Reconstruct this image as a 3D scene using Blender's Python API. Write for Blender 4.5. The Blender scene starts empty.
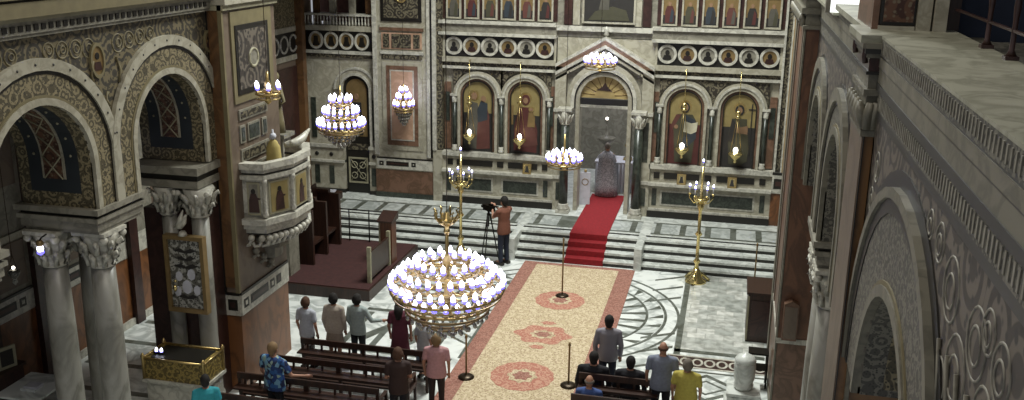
import bpy, bmesh, math, random
from math import sin, cos, pi, radians, sqrt
from mathutils import Vector, Matrix
random.seed(7)
SC = bpy.context.scene
COL = SC.collection

# ------------------------------------------------------------------ materials
def new_mat(name):
    m = bpy.data.materials.new(name); m.use_nodes = True
    nt = m.node_tree; b = nt.nodes['Principled BSDF']
    return m, nt, b
def srgb(c):
    if isinstance(c, str):
        c = [int(c[i:i+2], 16)/255 for i in (0, 2, 4)]
    return tuple((x/12.92 if x <= .04045 else ((x+.055)/1.055)**2.4) for x in c) + (1,)
def ramp(nt, stops, interp='LINEAR'):
    r = nt.nodes.new('ShaderNodeValToRGB'); r.color_ramp.interpolation = interp
    e = r.color_ramp.elements
    while len(e) < len(stops): e.new(.5)
    for i, (p, c) in enumerate(stops):
        e[i].position = p; e[i].color = srgb(c)
    return r
def coord(nt, scale=(1, 1, 1), kind='Object'):
    t = nt.nodes.new('ShaderNodeTexCoord'); mp = nt.nodes.new('ShaderNodeMapping')
    mp.inputs['Scale'].default_value = scale
    nt.links.new(t.outputs[kind], mp.inputs['Vector'])
    return mp.outputs['Vector']
def plain(name, c, rough=.6, metal=0, var=.12, scale=6):
    m, nt, b = new_mat(name)
    n = nt.nodes.new('ShaderNodeTexNoise'); n.inputs['Scale'].default_value = scale
    n.inputs['Detail'].default_value = 4
    nt.links.new(coord(nt), n.inputs['Vector'])
    cc = srgb(c)[:3]
    r = nt.nodes.new('ShaderNodeValToRGB'); e = r.color_ramp.elements
    e[0].position = .3; e[1].position = .7
    e[0].color = tuple(max(0, x*(1-var)) for x in cc)+(1,); e[1].color = tuple(min(1, x*(1+var)) for x in cc)+(1,)
    nt.links.new(n.outputs['Fac'], r.inputs['Fac']); nt.links.new(r.outputs['Color'], b.inputs['Base Color'])
    b.inputs['Roughness'].default_value = rough; b.inputs['Metallic'].default_value = metal
    return m
def marble(name, c, vein, scale=1.5, rough=.35, amt=.55, warp=(1, 1, 1)):
    m, nt, b = new_mat(name)
    v = coord(nt, warp)
    n = nt.nodes.new('ShaderNodeTexNoise'); n.inputs['Scale'].default_value = scale
    n.inputs['Detail'].default_value = 8; n.inputs['Distortion'].default_value = 1.2
    nt.links.new(v, n.inputs['Vector'])
    r = ramp(nt, [(.0, c), (.44, c), (amt, vein), (.66, c), (1, c)])
    nt.links.new(n.outputs['Fac'], r.inputs['Fac']); nt.links.new(r.outputs['Color'], b.inputs['Base Color'])
    b.inputs['Roughness'].default_value = rough
    return m
def mosaic(name, a, bb, c, scale=3.0, freq=18, rough=.55):
    """scrollwork: rings round scattered centres, with a fine fill"""
    m, nt, b = new_mat(name); v = coord(nt)
    vo = nt.nodes.new('ShaderNodeTexVoronoi'); vo.inputs['Scale'].default_value = scale
    nt.links.new(v, vo.inputs['Vector'])
    mu = nt.nodes.new('ShaderNodeMath'); mu.operation = 'MULTIPLY'; mu.inputs[1].default_value = freq
    si = nt.nodes.new('ShaderNodeMath'); si.operation = 'SINE'
    nt.links.new(vo.outputs['Distance'], mu.inputs[0]); nt.links.new(mu.outputs[0], si.inputs[0])
    r = ramp(nt, [(0, a), (.35, a), (.6, bb), (1, bb)])
    mr = nt.nodes.new('ShaderNodeMapRange'); mr.inputs[1].default_value = -1; mr.inputs[2].default_value = 1
    nt.links.new(si.outputs[0], mr.inputs[0]); nt.links.new(mr.outputs[0], r.inputs['Fac'])
    v2 = nt.nodes.new('ShaderNodeTexVoronoi'); v2.inputs['Scale'].default_value = scale*5
    nt.links.new(v, v2.inputs['Vector'])
    mx = nt.nodes.new('ShaderNodeMixRGB'); mx.inputs['Color2'].default_value = srgb(c)
    r2 = ramp(nt, [(0, 'ffffff'), (.25, 'ffffff'), (.42, '000000'), (1, '000000')])
    nt.links.new(v2.outputs['Distance'], r2.inputs['Fac']); nt.links.new(r2.outputs['Color'], mx.inputs['Fac'])
    nt.links.new(r.outputs['Color'], mx.inputs['Color1']); nt.links.new(mx.outputs['Color'], b.inputs['Base Color'])
    b.inputs['Roughness'].default_value = rough
    return m
def wood(name, a, bb, scale=(12, 12, 1.2), rough=.4):
    m, nt, b = new_mat(name)
    n = nt.nodes.new('ShaderNodeTexNoise'); n.inputs['Scale'].default_value = 2.2; n.inputs['Detail'].default_value = 6
    nt.links.new(coord(nt, scale), n.inputs['Vector'])
    r = ramp(nt, [(.3, a), (.7, bb)])
    nt.links.new(n.outputs['Fac'], r.inputs['Fac']); nt.links.new(r.outputs['Color'], b.inputs['Base Color'])
    b.inputs['Roughness'].default_value = rough
    return m
def glow(name, c, s):
    m, nt, b = new_mat(name)
    b.inputs['Base Color'].default_value = srgb(c)
    b.inputs['Emission Color'].default_value = srgb(c); b.inputs['Emission Strength'].default_value = s
    return m
def tiles(name, c1, c2, mortar, w, h, ms=.03, off=0.0, rough=.3, kind='Object'):
    m, nt, b = new_mat(name)
    br = nt.nodes.new('ShaderNodeTexBrick'); br.offset = off
    br.inputs['Scale'].default_value = 1; br.inputs['Brick Width'].default_value = w; br.inputs['Row Height'].default_value = h
    br.inputs['Mortar Size'].default_value = ms; br.inputs['Bias'].default_value = 0
    br.inputs['Color1'].default_value = srgb(c1); br.inputs['Color2'].default_value = srgb(c2); br.inputs['Mortar'].default_value = srgb(mortar)
    nt.links.new(coord(nt, kind=kind), br.inputs['Vector'])
    n = nt.nodes.new('ShaderNodeTexNoise'); n.inputs['Scale'].default_value = 5; n.inputs['Detail'].default_value = 6
    nt.links.new(coord(nt), n.inputs['Vector'])
    r = ramp(nt, [(.35, 'b8b8b4'), (.6, 'ffffff')])
    nt.links.new(n.outputs['Fac'], r.inputs['Fac'])
    mx = nt.nodes.new('ShaderNodeMixRGB'); mx.blend_type = 'MULTIPLY'; mx.inputs['Fac'].default_value = .8
    nt.links.new(br.outputs['Color'], mx.inputs['Color1']); nt.links.new(r.outputs['Color'], mx.inputs['Color2'])
    nt.links.new(mx.outputs['Color'], b.inputs['Base Color']); b.inputs['Roughness'].default_value = rough
    return m

M = dict(
 amber=marble('lighter amber marble', '7d5a35', '644526', 1.8, .4), tan=plain('tan gilded stucco', '937b55', .45, .1), tymp=plain('pale gold painting', 'b39d68', .5),  # amber is a lighter tone of the amber brown marble
 floor=marble('white veined floor marble', 'dfe2de', 'a5aaa6', 1.3, .28, .58),
 grey=marble('grey floor marble', '62665f', '45483f', 2.0, .35),
 slabgrey=marble('pale grey slab marble', 'b4b8b4', '8f9490', 2.2, .3),
 step=marble('white step marble', 'c9ccc6', 'a5a8a2', 2.5, .35),
 grid=tiles('mixed marble floor tiles', 'd6d6cf', 'a0a49e', 'adaea8', .42, .3, .012, .5, .28),
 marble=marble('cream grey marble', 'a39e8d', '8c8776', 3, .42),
 marbled=marble('darker grey marble', '827e71', '6b675b', 3, .5),  # darker tone of the cream grey marble
 white=marble('white carved marble', 'b8b5a8', '98958a', 4, .42),
 pale=marble('column marble', '8f8d84', '727067', 2.2, .35, .55, (1, 1, .4)),
 green=marble('dark green marble', '3b4038', '20241f', 5, .3),
 dark=plain('black inlay', '17140f', .4),
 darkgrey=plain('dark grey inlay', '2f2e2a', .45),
 brown=marble('brown red marble', '744a2b', '57371f', 2.2, .35, .55, (1, 1, .5)),
 brownp=marble('brown panel marble', '6f5342', '57402f', 2.6, .4),
 redm=marble('dark red marble', '3b2520', '2a1916', 3, .35),
 pinkm=marble('pink marble', 'b5937c', 'a08068', 1.6, .45),
 pinkg=marble('dusky pink marble', '685a4c', '5a4c40', 1.6, .5),
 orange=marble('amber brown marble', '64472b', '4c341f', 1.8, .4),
 olive=mosaic('olive and gold scroll mosaic', '37322a', '6a6048', '2c2a20', 3.4, 22),
 olivef=mosaic('fine gold scroll mosaic', '4a4330', '81765a', '2f2c22', 5.5, 18),
 olivem=plain('olive gold moulding', '6c6347', .6),
 cream=plain('cream moulding', '8f8a72', .6),
 rmould=marble('dull stone moulding', '6f6b5d', '5b584c', 3, .5), grmosaic=mosaic('grey violet scroll mosaic', '38322d', '635b51', '2a2724', 2.2, 22),
 grmosf=mosaic('fine grey mosaic', '45433c', '6b685d', '302e2a', 7, 16),
 lat=mosaic('dark lattice inlay', '2a241b', '67604d', '1c1813', 5, 16),
 blue=plain('night blue vault paint', '20262b', .6),
 redlat=mosaic('red brown lattice painting', '3b2017', '5a3d2c', '6d6250', 4, 16),
 gold=plain('polished gold', 'b8a06a', .3, .85), goldd=plain('dull gold', '86704a', .45, .5),
 goldb=plain('bright brass', 'dcc88a', .2, .9),
 goldp=plain('gold leaf ground', '8a7b4f', .5, .2),
 darkwood=wood('dark walnut wood', '22150f', '3b241a'), midwood=wood('brown wood', '4b2a1a', '6a4029'),
 redc=plain('crimson stair carpet', '7e1018', .95, 0, .2, 14), maroonc=plain('dark maroon carpet', '3a1d1b', .95, 0, .2, 9),
 carpet=mosaic('gold floral carpet', 'c6b698', 'b6a586', '8f765e', 4.2, 14, .95),
 carpetr=mosaic('rose carpet border', '96695b', '84584c', 'a88474', 6, 12, .95),
 carpetm=mosaic('rose carpet medallion', 'a8705f', 'b98e78', '8e5a4c', 7, 14, .95),
 iron=plain('black iron', '16130f', .4, .6), steel=plain('dark bronze', '3a3024', .35, .7),
 bulb=glow('lit candle bulb', 'eef0ff', 6.0), bulbfringe=glow('blue violet bulb fringe', '7068e8', 2.0), flame=glow('small lamp flame', 'fff6e6', 6.0),
 window=glow('daylit window', 'eef3ee', 1.6),
 cloth=plain('white altar cloth', 'b9b9c0', .9), skin=plain('skin', 'a0755f', .6, 0, .06),
 silver=mosaic('embossed silver cover', '9b9a92', '5c5a52', '1f1d19', 5, 14, .35),
 ledge=marble('worn marble ledge', '989786', '7c7b6a', 2.2, .45),
 crystal=plain('crystal drops', '9a958c', .12, .6), navy=plain('deep blue curtain', '232b3c', .8),
)

# ------------------------------------------------------------------ mesh builder
class MB:
    def __init__(s, mat=None): s.bm = bmesh.new(); s.mats = []; s.cur = 0; s.T = Matrix(); s.use(mat)
    def use(s, mat):
        if mat is None: return s
        if mat not in s.mats: s.mats.append(mat)
        s.cur = s.mats.index(mat); return s
    def v(s, p): return s.bm.verts.new(s.T @ Vector(p))
    def f(s, vs, smooth=False):
        try:
            f = s.bm.faces.new(vs); f.material_index = s.cur; f.smooth = smooth
        except ValueError: pass
    def box(s, x0, x1, y0, y1, z0, z1):
        p = [s.v((x, y, z)) for z in (z0, z1) for y in (y0, y1) for x in (x0, x1)]
        for q in ((0, 2, 3, 1), (4, 5, 7, 6), (0, 1, 5, 4), (2, 6, 7, 3), (0, 4, 6, 2), (1, 3, 7, 5)): s.f([p[i] for i in q])
        return s
    def prism(s, pts, axis, a, b):
        """polygon pts (2D) extruded along axis from a to b; axis x: (y,z), y: (x,z), z: (x,y)"""
        def P(u, w, t): return {'x': (t, u, w), 'y': (u, t, w), 'z': (u, w, t)}[axis]
        A = [s.v(P(u, w, a)) for u, w in pts]; B = [s.v(P(u, w, b)) for u, w in pts]; n = len(pts)
        for i in range(n): s.f([A[i], A[(i+1) % n], B[(i+1) % n], B[i]])
        s.f(A[::-1]); s.f(B); return s
    def strip(s, inner, outer, axis, a, b):
        """band between two matching polylines, extruded"""
        def P(u, w, t): return {'x': (t, u, w), 'y': (u, t, w), 'z': (u, w, t)}[axis]
        R = [[s.v(P(u, w, t)) for u, w in L] for L, t in ((inner, a), (outer, a), (inner, b), (outer, b))]
        n = len(inner)
        for i in range(n-1):
            s.f([R[0][i], R[0][i+1], R[1][i+1], R[1][i]]); s.f([R[2][i], R[3][i], R[3][i+1], R[2][i+1]])
            s.f([R[0][i], R[2][i], R[2][i+1], R[0][i+1]]); s.f([R[1][i], R[1][i+1], R[3][i+1], R[3][i]])
        for i in (0, n-1): s.f([R[0][i], R[1][i], R[3][i], R[2][i]])
        return s
    def lathe(s, prof, c=(0, 0, 0), n=16, smooth=True, sx=1, sy=1, a0=0):
        rings = []
        for r, z in prof:
            rings.append([s.v((c[0]+max(r, .0005)*sx*cos(a0+2*pi*k/n), c[1]+max(r, .0005)*sy*sin(a0+2*pi*k/n), c[2]+z)) for k in range(n)])
        for i in range(len(rings)-1):
            for k in range(n): s.f([rings[i][k], rings[i][(k+1) % n], rings[i+1][(k+1) % n], rings[i+1][k]], smooth)
        s.f(rings[0][::-1]); s.f(rings[-1]); return s
    def tube(s, pts, r, n=6, closed=False):
        pts = [Vector(p) for p in pts]; rings = []; N = len(pts)
        rr = r if isinstance(r, (list, tuple)) else [r]*N
        for i, p in enumerate(pts):
            a = pts[(i-1) % N] if (closed or i > 0) else p; b = pts[(i+1) % N] if (closed or i < N-1) else p
            d = (b-a).normalized(); up = Vector((0, 0, 1)) if abs(d.z) < .95 else Vector((1, 0, 0))
            e1 = d.cross(up).normalized(); e2 = d.cross(e1)
            rings.append([s.v(p+rr[i]*(cos(2*pi*k/n)*e1+sin(2*pi*k/n)*e2)) for k in range(n)])
        for i in range(N if closed else N-1):
            j = (i+1) % N
            for k in range(n): s.f([rings[i][k], rings[i][(k+1) % n], rings[j][(k+1) % n], rings[j][k]], True)
        if not closed: s.f(rings[0][::-1]); s.f(rings[-1])
        return s
    def ring(s, c, R, r, n=32, m=6, axis='z'):
        def P(a):
            u, w = R*cos(a), R*sin(a)
            return (c[0]+u, c[1]+w, c[2]) if axis == 'z' else ((c[0]+u, c[1], c[2]+w) if axis == 'y' else (c[0], c[1]+u, c[2]+w))
        return s.tube([P(2*pi*k/n) for k in range(n)], r, m, True)
    def ball(s, c, r, n=10, m=6, sz=1, sx=1, sy=1):
        s.lathe([(r*sin(pi*i/m), -r*sz*cos(pi*i/m)) for i in range(m+1)], c, n, True, sx, sy); return s
    def build(s, name, parent=None):
        me = bpy.data.meshes.new(name)
        bmesh.ops.recalc_face_normals(s.bm, faces=s.bm.faces)
        s.bm.to_mesh(me); s.bm.free()
        for m in s.mats: me.materials.append(m)
        o = bpy.data.objects.new(name, me); COL.objects.link(o)
        if parent is not None:
            o.parent = parent
        return o
def shift(o, v):            # world coords mesh -> parent's local frame
    o.data.transform(Matrix.Translation(v)); return o
def tag(o, label, cat, group=None):
    o['label'] = label; o['category'] = cat
    if group: o['group'] = group
    return o
def thing(name, label, cat, loc=(0, 0, 0), rz=0, group=None):
    o = bpy.data.objects.new(name, None); COL.objects.link(o); o.empty_display_size = .1
    o.location = loc; o.rotation_euler = (0, 0, rz); return tag(o, label, cat, group)
def structure(o): o['kind'] = 'structure'; return o
def kids(o): return [c for c in bpy.data.objects if c.parent == o]
def copy_tree(o, parent=None):
    c = o.copy(); COL.objects.link(c)
    if parent is not None: c.parent = parent
    for ch in kids(o): copy_tree(ch, c)
    return c
class Part:                 # world-coordinates builder for parts of an unrotated thing
    def __init__(s, parent): s.p = parent; s.off = -Vector(parent.matrix_basis.translation if parent.type == 'EMPTY' else (0, 0, 0))
    def mb(s, mat): m = MB(mat); m.T = Matrix.Translation(s.off); return m
def arc(u0, zc, r, zb=None, n=20, k=1.0):
    pts = [(u0+r*cos(pi*i/n), zc+k*r*sin(pi*i/n)) for i in range(n+1)]
    if zb is not None: pts = [(u0+r, zb)]+pts+[(u0-r, zb)]
    return pts

# ------------------------------------------------------------------ camera (solved from the photograph's vanishing points)
F_PX = 970.4; yaw, pitch, roll = radians(12.818), radians(15.675), radians(.7626)
fwd = Vector((-sin(yaw)*cos(pitch), cos(yaw)*cos(pitch), -sin(pitch)))
right = Vector((cos(yaw), sin(yaw), 0)); up = right.cross(fwd)
r2 = cos(roll)*right+sin(roll)*up; u2 = -sin(roll)*right+cos(roll)*up
cam = bpy.data.cameras.new('camera'); co = bpy.data.objects.new('camera', cam); COL.objects.link(co)
cam.sensor_width = 36; cam.lens = F_PX*36/1024; cam.clip_start = .05; cam.clip_end = 200
co.matrix_world = Matrix((( r2.x, u2.x, -fwd.x, 0), (r2.y, u2.y, -fwd.y, 0), (r2.z, u2.z, -fwd.z, 9.0), (0, 0, 0, 1)))
SC.camera = co

# ------------------------------------------------------------------ constants of the church
XL, XR = -9.35, 1.36        # arcade planes
PL, PR = -9.05, 1.12        # pier faces towards the nave
YI = 28.6; ZS = .62         # screen plane, sanctuary floor
XA = -13.2; XRA = 5.6       # aisle walls

# ------------------------------------------------------------------ floor
fl = MB(M['floor']); fl.box(-14.2, 6.2, 2, 36, -.25, 0)
floor = structure(fl.build('floor'))
def inlay(mat, name='floor_inlay'): return MB(M[mat])
m = MB(M['grid']); m.box(-.72, 1.1, 20.3, 25.3, 0, .006); m.build('tile_field', floor)
m = MB(M['grey']); m.box(-.86, -.72, 19.95, 25.3, 0, .007); m.box(-.86, 1.1, 20.14, 20.3, 0, .007); m.build('grey_border', floor)
# star and ring rosette around the carpet
m = MB(M['grey']); cx, cy = -3.85, 21.9
def annulus(m, r0, r1, z, a0=0, a1=2*pi, n=64, s=1.0):
    L0 = [(cx+r0*cos(a0+(a1-a0)*i/n), cy+s*r0*sin(a0+(a1-a0)*i/n)) for i in range(n+1)]
    L1 = [(cx+r1*cos(a0+(a1-a0)*i/n), cy+s*r1*sin(a0+(a1-a0)*i/n)) for i in range(n+1)]
    m.strip(L0, L1, 'z', 0, z)
annulus(m, 2.95, 3.02, .006); annulus(m, 2.64, 2.71, .006); annulus(m, 2.2, 2.26, .006)
for k in range(28):
    a = 2*pi*k/28
    m.prism([(cx+1.0*cos(a), cy+1.0*sin(a)), (cx+2.2*cos(a+.10), cy+2.2*sin(a+.10)), (cx+2.2*cos(a+.17), cy+2.2*sin(a+.17))], 'z', 0, .006)
    m.prism([(cx+2.26*cos(a), cy+2.26*sin(a)), (cx+2.62*cos(a+.04), cy+2.62*sin(a+.04)), (cx+2.62*cos(a+.12), cy+2.62*sin(a+.12))], 'z', 0, .006)
for sx in (-1, 1):          # long swirling strips outside the rings
    for k in range(9):
        y0 = 18.3+.78*k
        x0 = cx+sx*3.0 if abs(y0-cy) < 1 else cx+sx*2.2
        if sx > 0 and x0+.9 > -.9: x1 = -.9
        else: x1 = x0+sx*.95
        if abs(x1-x0) > .1: m.prism([(x0, y0), (x1, y0+.45), (x1, y0+.58), (x0, y0+.1)], 'z', 0, .005)
m.build('star_inlay', floor)
m = MB(M['slabgrey'])
for k in range(14):
    a = 2*pi*k/14+.1
    m.prism([(cx+1.5*cos(a), cy+1.5*sin(a)), (cx+2.2*cos(a+.22), cy+2.2*sin(a+.22)), (cx+2.2*cos(a+.38), cy+2.2*sin(a+.38))], 'z', 0, .0045)
m.build('pale_inlay', floor)
# guilloche band with rings near the right pews
m = MB(M['redm']); m.box(-.98, 1.1, 19.36, 19.98, 0, .006); m.use(M['white'])
m.box(-.98, 1.1, 19.36, 19.42, 0, .008); m.box(-.98, 1.1, 19.92, 19.98, 0, .008)
for k in range(8):
    xx = -.84+.26*k
    L0 = [(xx+.075*cos(2*pi*i/16), 19.67+.13*sin(2*pi*i/16)) for i in range(17)]; L1 = [(xx+.125*cos(2*pi*i/16), 19.67+.19*sin(2*pi*i/16)) for i in range(17)]
    m.strip(L0, L1, 'z', 0, .009)
m.build('ring_band', floor)
m = MB(M['grey'])
for (dx, dy) in ((-.1, 18.5), (-.1, 16.9), (-2.3, 16.4)):   # lozenges
    for r in (.78, .42):
        o_ = [(dx+r, dy), (dx, dy+r*.8), (dx-r, dy), (dx, dy-r*.8), (dx+r, dy)]; i_ = [(dx+(a-dx)*.8, dy+(b-dy)*.8) for a, b in o_]
        m.strip(i_, o_, 'z', 0, .006)
m.box(-.98, 1.1, 17.55, 17.62, 0, .006); m.box(-.98, 1.1, 19.18, 19.24, 0, .006)
m.build('lozenge_inlay', floor)
m = MB(M['grey'])           # aisle and left floor strips
for k in range(7): m.box(-13, -9.9, 12+1.1*k, 12.16+1.1*k, 0, .005)
for k in range(5): m.box(-8.2+.7*k, -8.05+.7*k, 18.6, 20.6, 0, .005)
m.box(-8.3, -5.5, 20.7, 20.85, 0, .005); m.box(-8.3, -5.5, 18.4, 18.52, 0, .005)
m.prism([(-8.0, 19), (-7.3, 20.3), (-7.1, 20.3), (-7.7, 19)], 'z', 0, .006); m.prism([(-6.9, 19), (-6.3, 20.4), (-6.0, 20.4), (-6.6, 19)], 'z', 0, .006)
m.build('grey_strip', floor)

# raised sanctuary floor with steps
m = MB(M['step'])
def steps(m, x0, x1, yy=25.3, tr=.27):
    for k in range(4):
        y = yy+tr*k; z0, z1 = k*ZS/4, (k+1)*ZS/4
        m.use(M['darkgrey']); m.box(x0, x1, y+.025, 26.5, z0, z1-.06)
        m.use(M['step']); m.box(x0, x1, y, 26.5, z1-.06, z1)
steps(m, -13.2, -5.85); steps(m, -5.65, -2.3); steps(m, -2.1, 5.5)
m.use(M['step'])
m.box(-13.2, 5.5, 26.4, 36, 0, ZS)
for x in (-5.85, -2.3): m.box(x, x+.2, 25.15, 26.5, 0, ZS+.01)
st = structure(m.build('trim_1')); st.name = 'trim_1'
m = MB(M['grey']); m.box(-13.2, 5.5, 26.62, 27.85, ZS, ZS+.004); m.use(M['slabgrey'])
x = -13.1
while x < 5:
    if not (-4.5 < x+.3 < -2.95): m.box(x, x+.54, 26.78, 27.72, ZS, ZS+.009)
    x += .71
m.use(M['step']); m.box(-13.2, 5.5, 26.5, 26.64, ZS, ZS+.008)
for x in (-5.9, -2.3): m.box(x, x+.3, 26.5, 27.95, ZS, ZS+.012)
m.build('slab_paving', st)

# ------------------------------------------------------------------ the arcades (left and right)
def arch_wall(m, Y0, Y1, x0, x1, ztop, zbot, arches):
    ys = {Y0, Y1}
    for (c, zc, r) in arches:
        for i in range(25): ys.add(round(c+r*cos(pi*i/24), 4))
        ys.add(c-r); ys.add(c+r)
    ys = sorted(y for y in ys if Y0 <= y <= Y1)
    def zl(y, side):
        for (c, zc, r) in arches:
            if c-r-1e-4 < y < c+r+1e-4:
                if abs(abs(y-c)-r) < 1e-3:
                    inside = (side > 0) == (y < c)
                    return zc if inside else zbot
                return zc+sqrt(max(0, r*r-(y-c)**2))
        return zbot
    for a, b in zip(ys, ys[1:]):
        if b-a < 1e-4: continue
        za, zb_ = zl(a, 1), zl(b, -1)
        m.prism([(a, za), (b, zb_), (b, ztop), (a, ztop)], 'x', x0, x1)

def column_cluster(pos, zcap, label, group, front_dir, zbase=0.0):
    """pos: list of (x,y); every column an object of its own"""
    for i, (x, y) in enumerate(pos):
        t = thing('marble_column', label[i], 'column', (x, y, zbase), 0, group)
        h = zcap-zbase
        m = MB(M['white']); m.box(-.3, .3, -.3, .3, 0, .22); m.lathe([(.29, .22), (.3, .28), (.25, .33), (.27, .38), (.225, .42)], n=20); m.build('base', t)
        m = MB(M['pale']); m.lathe([(.215, .42), (.22, 1.2), (.21, h*.6), (.185, h-.62)], n=24); m.build('shaft', t)
        m = MB(M['white'])
        m.lathe([(.19, h-.62), (.215, h-.6), (.19, h-.57), (.2, h-.4), (.24, h-.2), (.3, h-.06)], n=16)
        for row, (zz, rr, n) in enumerate(((h-.5, .215, 8), (h-.3, .25, 8))):       # acanthus leaves
            for k in range(n):
                a = 2*pi*(k+.5*row)/n
                m.tube([(rr*.9*cos(a), rr*.9*sin(a), zz-.08), (rr*1.08*cos(a), rr*1.08*sin(a), zz+.06), (rr*1.3*cos(a), rr*1.3*sin(a), zz+.13), (rr*1.36*cos(a), rr*1.36*sin(a), zz+.07)], [.05, .05, .035, .02], 5)
        for k in range(4):                                                         # corner volutes
            a = pi/4+k*pi/2
            m.ball((.34*cos(a), .34*sin(a), h-.12), .065, 8, 6)
        m.box(-.29, .29, -.29, .29, h-.06, h)
        m.build('capital', t)

ZI0, ZI1 = 4.36, 4.78        # impost block
def wall_side(side):
    L = side < 0
    X0 = XL if L else XR
    back = X0-1.3 if L else X0+1.3
    name = 'wall_left' if L else 'wall_right'
    sp, fine = ('olive', 'olivef') if L else ('grmosaic', 'grmosf')
    cs = [11.42, 14.62] if L else [12.75, 15.95]
    near = [8.22, 5.02] if L else [7.6]
    arches = [(c, 5.5, 1.05) for c in near+cs] if L else [(c, 4.85, 1.32) for c in near]+[(c, 5.5, 1.0) for c in cs]
    m = MB(M[sp]); arch_wall(m, 2.5, 16.2 if L else 17.4, min(X0, back), max(X0, back), 7.5 if L else 7.3, ZI1, arches)
    w = structure(m.build(name)); w.name = name
    s = 1 if L else -1        # direction towards the nave (+x for the left wall)
    def bx(m, y0, y1, d0, d1, z0, z1): m.box(min(X0+s*d0, X0+s*d1), max(X0+s*d0, X0+s*d1), y0, y1, z0, z1)
    def st(m, i, o, d0, d1): m.strip(i, o, 'x', min(X0+s*d0, X0+s*d1), max(X0+s*d0, X0+s*d1))
    for ia, (c, zc, r) in enumerate(arches):
        ev = .004*(ia % 2)
        big = 1.70 if L else (2.23 if c < 9 else 1.6)
        mw = .17 if L or c > 9 else .09
        m = MB(M['marble' if L else 'rmould']); st(m, arc(c, zc, big-mw, ZI1), arc(c, zc, big, ZI1), .0, .07+ev)
        m.use(M['dark']); st(m, arc(c, zc, big-.22, ZI1), arc(c, zc, big-mw, ZI1), 0, .04+ev)
        if L:
            m.use(M['darkgrey'])
            for k in range(1, 14):
                a = pi*k/14; m.T = Matrix(); m.ball((X0+s*.07, c+(big-.085)*cos(a), zc+(big-.085)*sin(a)), .02, 6, 4)
        if not L: m.use(M['dark']); st(m, arc(c, zc, big, ZI1), arc(c, zc, big+(.14 if c < 9 else .05), ZI1), 0, .012)  # dark outer band stands in for the archivolt's shadow, not an inlay
        m.build('archivolt_moulding', w)
        m = MB(M[fine]); st(m, arc(c, zc, r+.14, ZI1), arc(c, zc, big-.22, ZI1), 0, .03+ev); m.build('archivolt_mosaic', w)
        m = MB(M['marble' if L else 'rmould']); st(m, arc(c, zc, r, ZI1), arc(c, zc, r+.1, ZI1), -.02, .06)
        m.use(M['olivem']); st(m, arc(c, zc, r+.1, ZI1), arc(c, zc, r+.14, ZI1), 0, .045); m.build('inner_moulding', w)
        # soffit: gold borders, blue field with stars, lattice panels
        ri = r-.012
        m = MB(M[fine]); st(m, arc(c, zc, ri, ZI1), arc(c, zc, r, ZI1), -.22, -.02); st(m, arc(c, zc, ri, ZI1), arc(c, zc, r, ZI1), -1.28, -1.1)
        m.build('soffit_border', w)
        m = MB(M['blue' if L else 'olivef']); st(m, arc(c, zc, ri, ZI1+.22), arc(c, zc, r, ZI1+.22), -1.1, -.22)
        m.use(M[fine]); 
        for q in (1, -1):
            y0, y1 = sorted((c+q*ri, c+q*r)); bx(m, y0, y1, -1.1, -.22, ZI1, ZI1+.22)
        m.use(M['cream'])
        for k in range(11):
            for d in (-.34, -.98):
                a = pi*(k+.3)/11; m.ball((X0+s*d, c+(ri-.005)*cos(a), zc+(ri-.005)*sin(a)), .022, 6, 4)
        m.build('soffit_field', w)
        def qc(a): return cos(pi*a) if 0 <= a <= 1 else (1 if a < 0 else -1)
        for a0, a1 in ((-.09, .36), (.64, 1.09)):
            def aa(rr): return [(c+rr*qc(a0+(a1-a0)*i/8), zc+rr*sin(pi*(a0+(a1-a0)*i/8))) for i in range(9)]
            m = MB(M['marble']); st(m, aa(ri-.015), aa(ri), -.86, -.46)
            m.use(M['redlat']); st(m, aa(ri-.022), aa(ri-.01), -.82, -.5)
            m.use(M['cream'])
            for k in range(4):
                am = pi*(a0+(a1-a0)*(k+.5)/4)
                p0 = Vector((X0-s*.66, c+(ri-.03)*qc((am)/pi), zc+(ri-.03)*sin(am)))
                da = pi*(a1-a0)/8
                for q in (-1, 1):
                    m.tube([(X0-s*.82, c+(ri-.03)*qc((am-q*da)/pi), zc+(ri-.03)*sin(am-q*da)), p0, (X0-s*.5, c+(ri-.03)*qc((am+q*da)/pi), zc+(ri-.03)*sin(am+q*da))], .013, 4)
            m.build('lattice_panel', w)
    # imposts between the arches
    pts = [c for c, _, _ in arches]
    mids = ([9.82, 13.02] if L else [14.35])
    for my in mids:
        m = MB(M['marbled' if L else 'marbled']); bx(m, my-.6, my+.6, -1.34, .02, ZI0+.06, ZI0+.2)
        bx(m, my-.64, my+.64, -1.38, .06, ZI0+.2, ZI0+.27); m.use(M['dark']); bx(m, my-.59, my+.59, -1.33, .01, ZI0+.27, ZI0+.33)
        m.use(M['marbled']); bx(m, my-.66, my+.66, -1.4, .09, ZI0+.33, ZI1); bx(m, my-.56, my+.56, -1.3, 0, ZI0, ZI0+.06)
        m.build('impost', w)
    return w, bx, st
wl, bxl, stl = wall_side(-1)
wr, bxr, strr = wall_side(1)

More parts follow.
